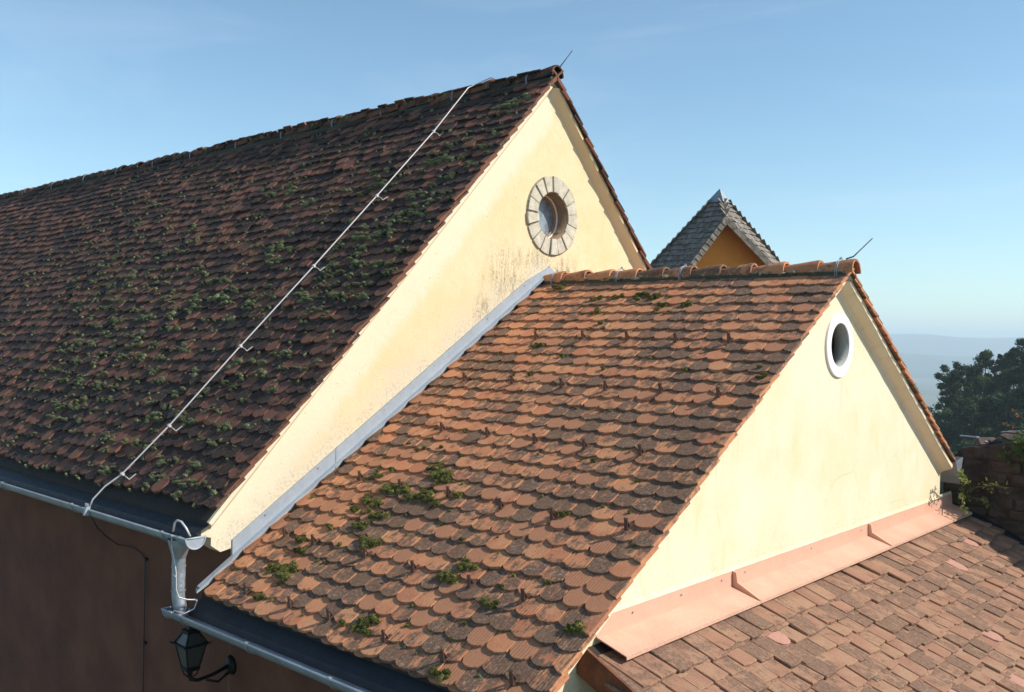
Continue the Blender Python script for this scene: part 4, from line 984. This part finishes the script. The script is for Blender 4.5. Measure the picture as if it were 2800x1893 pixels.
for _ in range(900):
    xx = -rr.uniform(0, 9); s1 = .24+EXP*rr.randrange(0, 39)+rr.uniform(-.01, .02); wv_ = waveA(VA-xx, s1)
    moss_clump(acc, Vector((xx, 0, ZAR))+DA*(s1+wv_[0])+NA*(wv_[1]), (UA, DA, NA), rr.uniform(.010, .028), .012, 9, rr)
for _ in range(26):
    xx = -rr.uniform(.1, 8); moss_clump(acc, Vector((xx, -.075, ZAR+.0)), (UA, DA, NA), rr.uniform(.02, .06), .02, 22, rr)
tag(link('moss', mesh('moss', *acc), M['mossA']), 'grey green moss tufts thick on the dark big roof', 'moss', kind='stuff')

# ================================================================== shrub, ivy, twigs
def leaf(b, c, d, n, L, w):
    d = d.normalized(); s = d.cross(n).normalized(); n2 = s.cross(d)
    b.add([c, c+d*L*.35+s*w-n2*w*.15, c+d*L, c+d*L*.35-s*w-n2*w*.15, c+d*L*.4+n2*w*.2], [(0, 1, 4), (1, 2, 4), (2, 3, 4), (3, 0, 4)])
rr = random.Random(3)
def rv(): return Vector((rr.gauss(0, 1), rr.gauss(0, 1), rr.gauss(0, 1)))
sh = empty('shrub', (3.28, 3.05, -.9)); tag(sh, 'leafy shrub branch sprouting from the corner of the cream gable', 'shrub')
st, lf = MB(), MB()
brs = [[(3.26, 3.12, -.90), (3.34, 2.92, -.74), (3.42, 2.70, -.66), (3.45, 2.58, -.66)], [(3.26, 3.12, -.90), (3.45, 3.0, -.77), (3.62, 2.88, -.72), (3.80, 2.80, -.71)], [(3.26, 3.12, -.9), (3.36, 2.85, -.85), (3.42, 2.62, -.88), (3.44, 2.55, -.98)], [(3.26, 3.1, -.9), (3.5, 2.95, -.88), (3.62, 2.88, -.92)], [(3.34, 2.92, -.74), (3.36, 2.75, -.62), (3.38, 2.62, -.60)]]
for br in brs:
    br = [Vector(q) for q in br]; st.tube(br, [.008-.0015*i for i in range(len(br))], 6)
    for a, c in zip(br, br[1:]):
        for _ in range(13):
            t = rr.random(); p0 = a.lerp(c, t)+rv()*.02; leaf(lf, p0, (c-a).normalized()*.6+rv()*.5+Vector((0, -.2, .2)), Vector((0, -.3, 1))+rv()*.5, rr.uniform(.035, .06), rr.uniform(.010, .017))
st.build('stem', M['twig'], sh, True); lf.build('leaves', M['leaf'], sh)
iv = empty('ivy', (4.0, YRC, ztop(4.0))); tag(iv, 'dark green ivy hanging over the top of the stone wall', 'ivy')
st, lf = MB(), MB()
for i in range(12):
    x = 3.50+rr.random()*1.3; L = rr.uniform(.10, .34); p0 = Vector((x, YRC+.1, ztop(x)+.05)); p1 = Vector((x+rr.gauss(0, .05), YRC-.03, ztop(x)-.02)); p2 = Vector((x+rr.gauss(0, .08), YRC-.03, ztop(x)-L)); st.tube([p0, p1, p2], .004, 5)
    for _ in range(34):
        t = rr.random(); c = (p0.lerp(p1, t*3) if t < .33 else p1.lerp(p2, (t-.33)/.67))+Vector((rr.gauss(0, .04), -abs(rr.gauss(0, .03)), rr.gauss(0, .03))); leaf(lf, c, Vector((rr.gauss(0, .6), -.3, -.7+rr.gauss(0, .4))), Vector((rr.gauss(0, .3), -1, .6)), rr.uniform(.03, .06), rr.uniform(.014, .024))
st.build('stem', M['twig'], iv); lf.build('leaves', M['ivy'], iv)
tw = empty('twig', (3.95, YRC+.2, ztop(3.95))); tag(tw, 'bare twig with few reddish leaves above the stone wall', 'twig')
st, lf = MB(), MB()
M['red_leaf'] = foliage('red_leaf', (.22, .08, .04), (.34, .16, .08), .2)
for br in ([(3.95, YRC+.2, -.30), (3.88, YRC+.16, -.16), (3.74, YRC+.12, -.02), (3.66, YRC+.1, .06)], [(3.88, YRC+.16, -.16), (3.72, YRC+.1, -.14), (3.58, YRC+.08, -.10)]):
    br = [Vector(q) for q in br]; st.tube(br, [.005, .004, .003, .002][:len(br)], 5)
    for _ in range(7): leaf(lf, br[-2].lerp(br[-1], rr.random()), rv(), rv(), .04, .013)
st.build('stem', M['twig'], tw); lf.build('leaves', M['red_leaf'], tw)

# ================================================================== wood on the hillside
def crown_mesh(seed, Hh, Rr, nleaf):
    r = random.Random(seed); b = MB(); lobes = []
    for i in range(30):
        t = r.random()**.8; z = Hh*(.26+.68*t); q = Rr*(1-.70*max(0, (t-.35)/.65)**1.5)*math.sqrt(r.random())*.75; a = r.uniform(0, 6.28)
        lobes.append((Vector((q*math.cos(a), q*math.sin(a), z)), Rr*r.uniform(.16, .36)*(1-.35*t)))
    for i in range(nleaf):
        c, R = r.choice(lobes); d = Vector((r.gauss(0, 1), r.gauss(0, 1), r.gauss(0, 1))).normalized(); p = c+d*R*r.uniform(.45, 1.35)*Vector((1, 1, .8)).length/1.62
        nn = (d+Vector((r.gauss(0, .6), r.gauss(0, .6), r.gauss(0, .6)))).normalized(); s = nn.orthogonal().normalized(); s = Quaternion(nn, r.uniform(0, 6.28)) @ s; t = nn.cross(s); w = r.uniform(.07, .19)*Rr/2.6; h = w*r.uniform(.5, 1.)
        b.add([p-s*w, p-t*h*.8, p+s*w*1.1, p+t*h], [(0, 1, 2, 3)])
    for i in range(500):
        c, R = r.choice(lobes); d = Vector((r.gauss(0, 1), r.gauss(0, 1), r.gauss(0, 1))).normalized(); p = c+d*R*r.uniform(.1, .7); nn = Vector((r.gauss(0, 1), r.gauss(0, 1), r.gauss(0, 1))).normalized(); s = nn.orthogonal().normalized(); t = nn.cross(s); w = r.uniform(.2, .4)
        b.add([p-s*w, p-t*w*.7, p+s*w*1.1, p+t*w*.8], [(0, 1, 2, 3)])
    return mesh('crown', b.v, b.f)
def trunk_mesh(seed, Hh, Rr):
    r = random.Random(seed); b = MB(); b.tube([(0, 0, -1.), (.05, 0, Hh*.25), (.1, .05, Hh*.55), (.1, .1, Hh*.88)], [.20, .15, .10, .03], 7)
    for i in range(6):
        z = Hh*r.uniform(.3, .7); a = r.uniform(0, 6.28); b.tube([(.07, .03, z), (.6*Rr*math.cos(a), .6*Rr*math.sin(a), z+Hh*.16)], [.06, .02], 5)
    return mesh('trunk', b.v, b.f)
CR = []
for i in range(6):
    Hh, Rr = (9, 2.7) if i < 4 else (11, 1.9); a = crown_mesh(20+i, Hh, Rr, 5200); a.materials.append(M['tree']); t = trunk_mesh(20+i, Hh, Rr); t.materials.append(M['bark']); CR.append((a, t, Hh))
def tree(az, dist, ztop_, var, label, group=None):
    cme, tme, Hh = CR[var]; s = random.uniform(.9, 1.12)
    o = empty('tree', polar(az, dist, ztop_-Hh*s*.97)); o.rotation_euler = (0, 0, random.uniform(0, 6.28)); o.scale = (s*random.uniform(.9, 1.15),)*2+(s,)
    tag(o, label, 'tree', group)
    for nm, me in (('crown', cme), ('trunk', tme)): q = bpy.data.objects.new(nm, me); col.objects.link(q); q.parent = o
for k in range(7):
    dist = 152-12*k; az = 1.19+random.uniform(0, .01)
    while az < 1.47:
        ys = skyline(az)+(58*k if k else random.uniform(0, 12))
        if az < 1.288: ys = max(ys, 1068)+0
        elif k == 0: ys += 6
        skip = k == 0 and 1.268 < az < 1.288
        if not skip:
            tree(az, dist, CAM.z+dist*(946-ys+random.uniform(-14, 14))/2562, random.randrange(4), 'dense dark green tree in the wood on the hillside', 'trees of the hillside wood')
        az += random.uniform(.017, .026) if k else random.uniform(.014, .020)
tree(1.2735, 139, CAM.z+139*(946-982)/2562, 4, 'left of the two slender trees standing free of the wood', None)
tree(1.2845, 137, CAM.z+137*(946-972)/2562, 5, 'right of the two slender trees standing free of the wood', None)

# ================================================================== haze
hz = MB(); hz.box((-9500, -9500, -140), (9500, 9500, 125)); ho = hz.build('haze', None); tag(ho, 'pale blue haze over the far valley', 'haze', kind='stuff')
m = bpy.data.materials.new('haze'); m.use_nodes = True; nt = m.node_tree; nt.nodes.clear(); out = nt.nodes.new('ShaderNodeOutputMaterial'); pv = nt.nodes.new('ShaderNodeVolumePrincipled')
pv.inputs['Color'].default_value = (.76, .89, 1, 1); pv.inputs['Density'].default_value = .00030; pv.inputs['Anisotropy'].default_value = .0
nt.links.new(pv.outputs[0], out.inputs['Volume']); ho.data.materials.append(m)
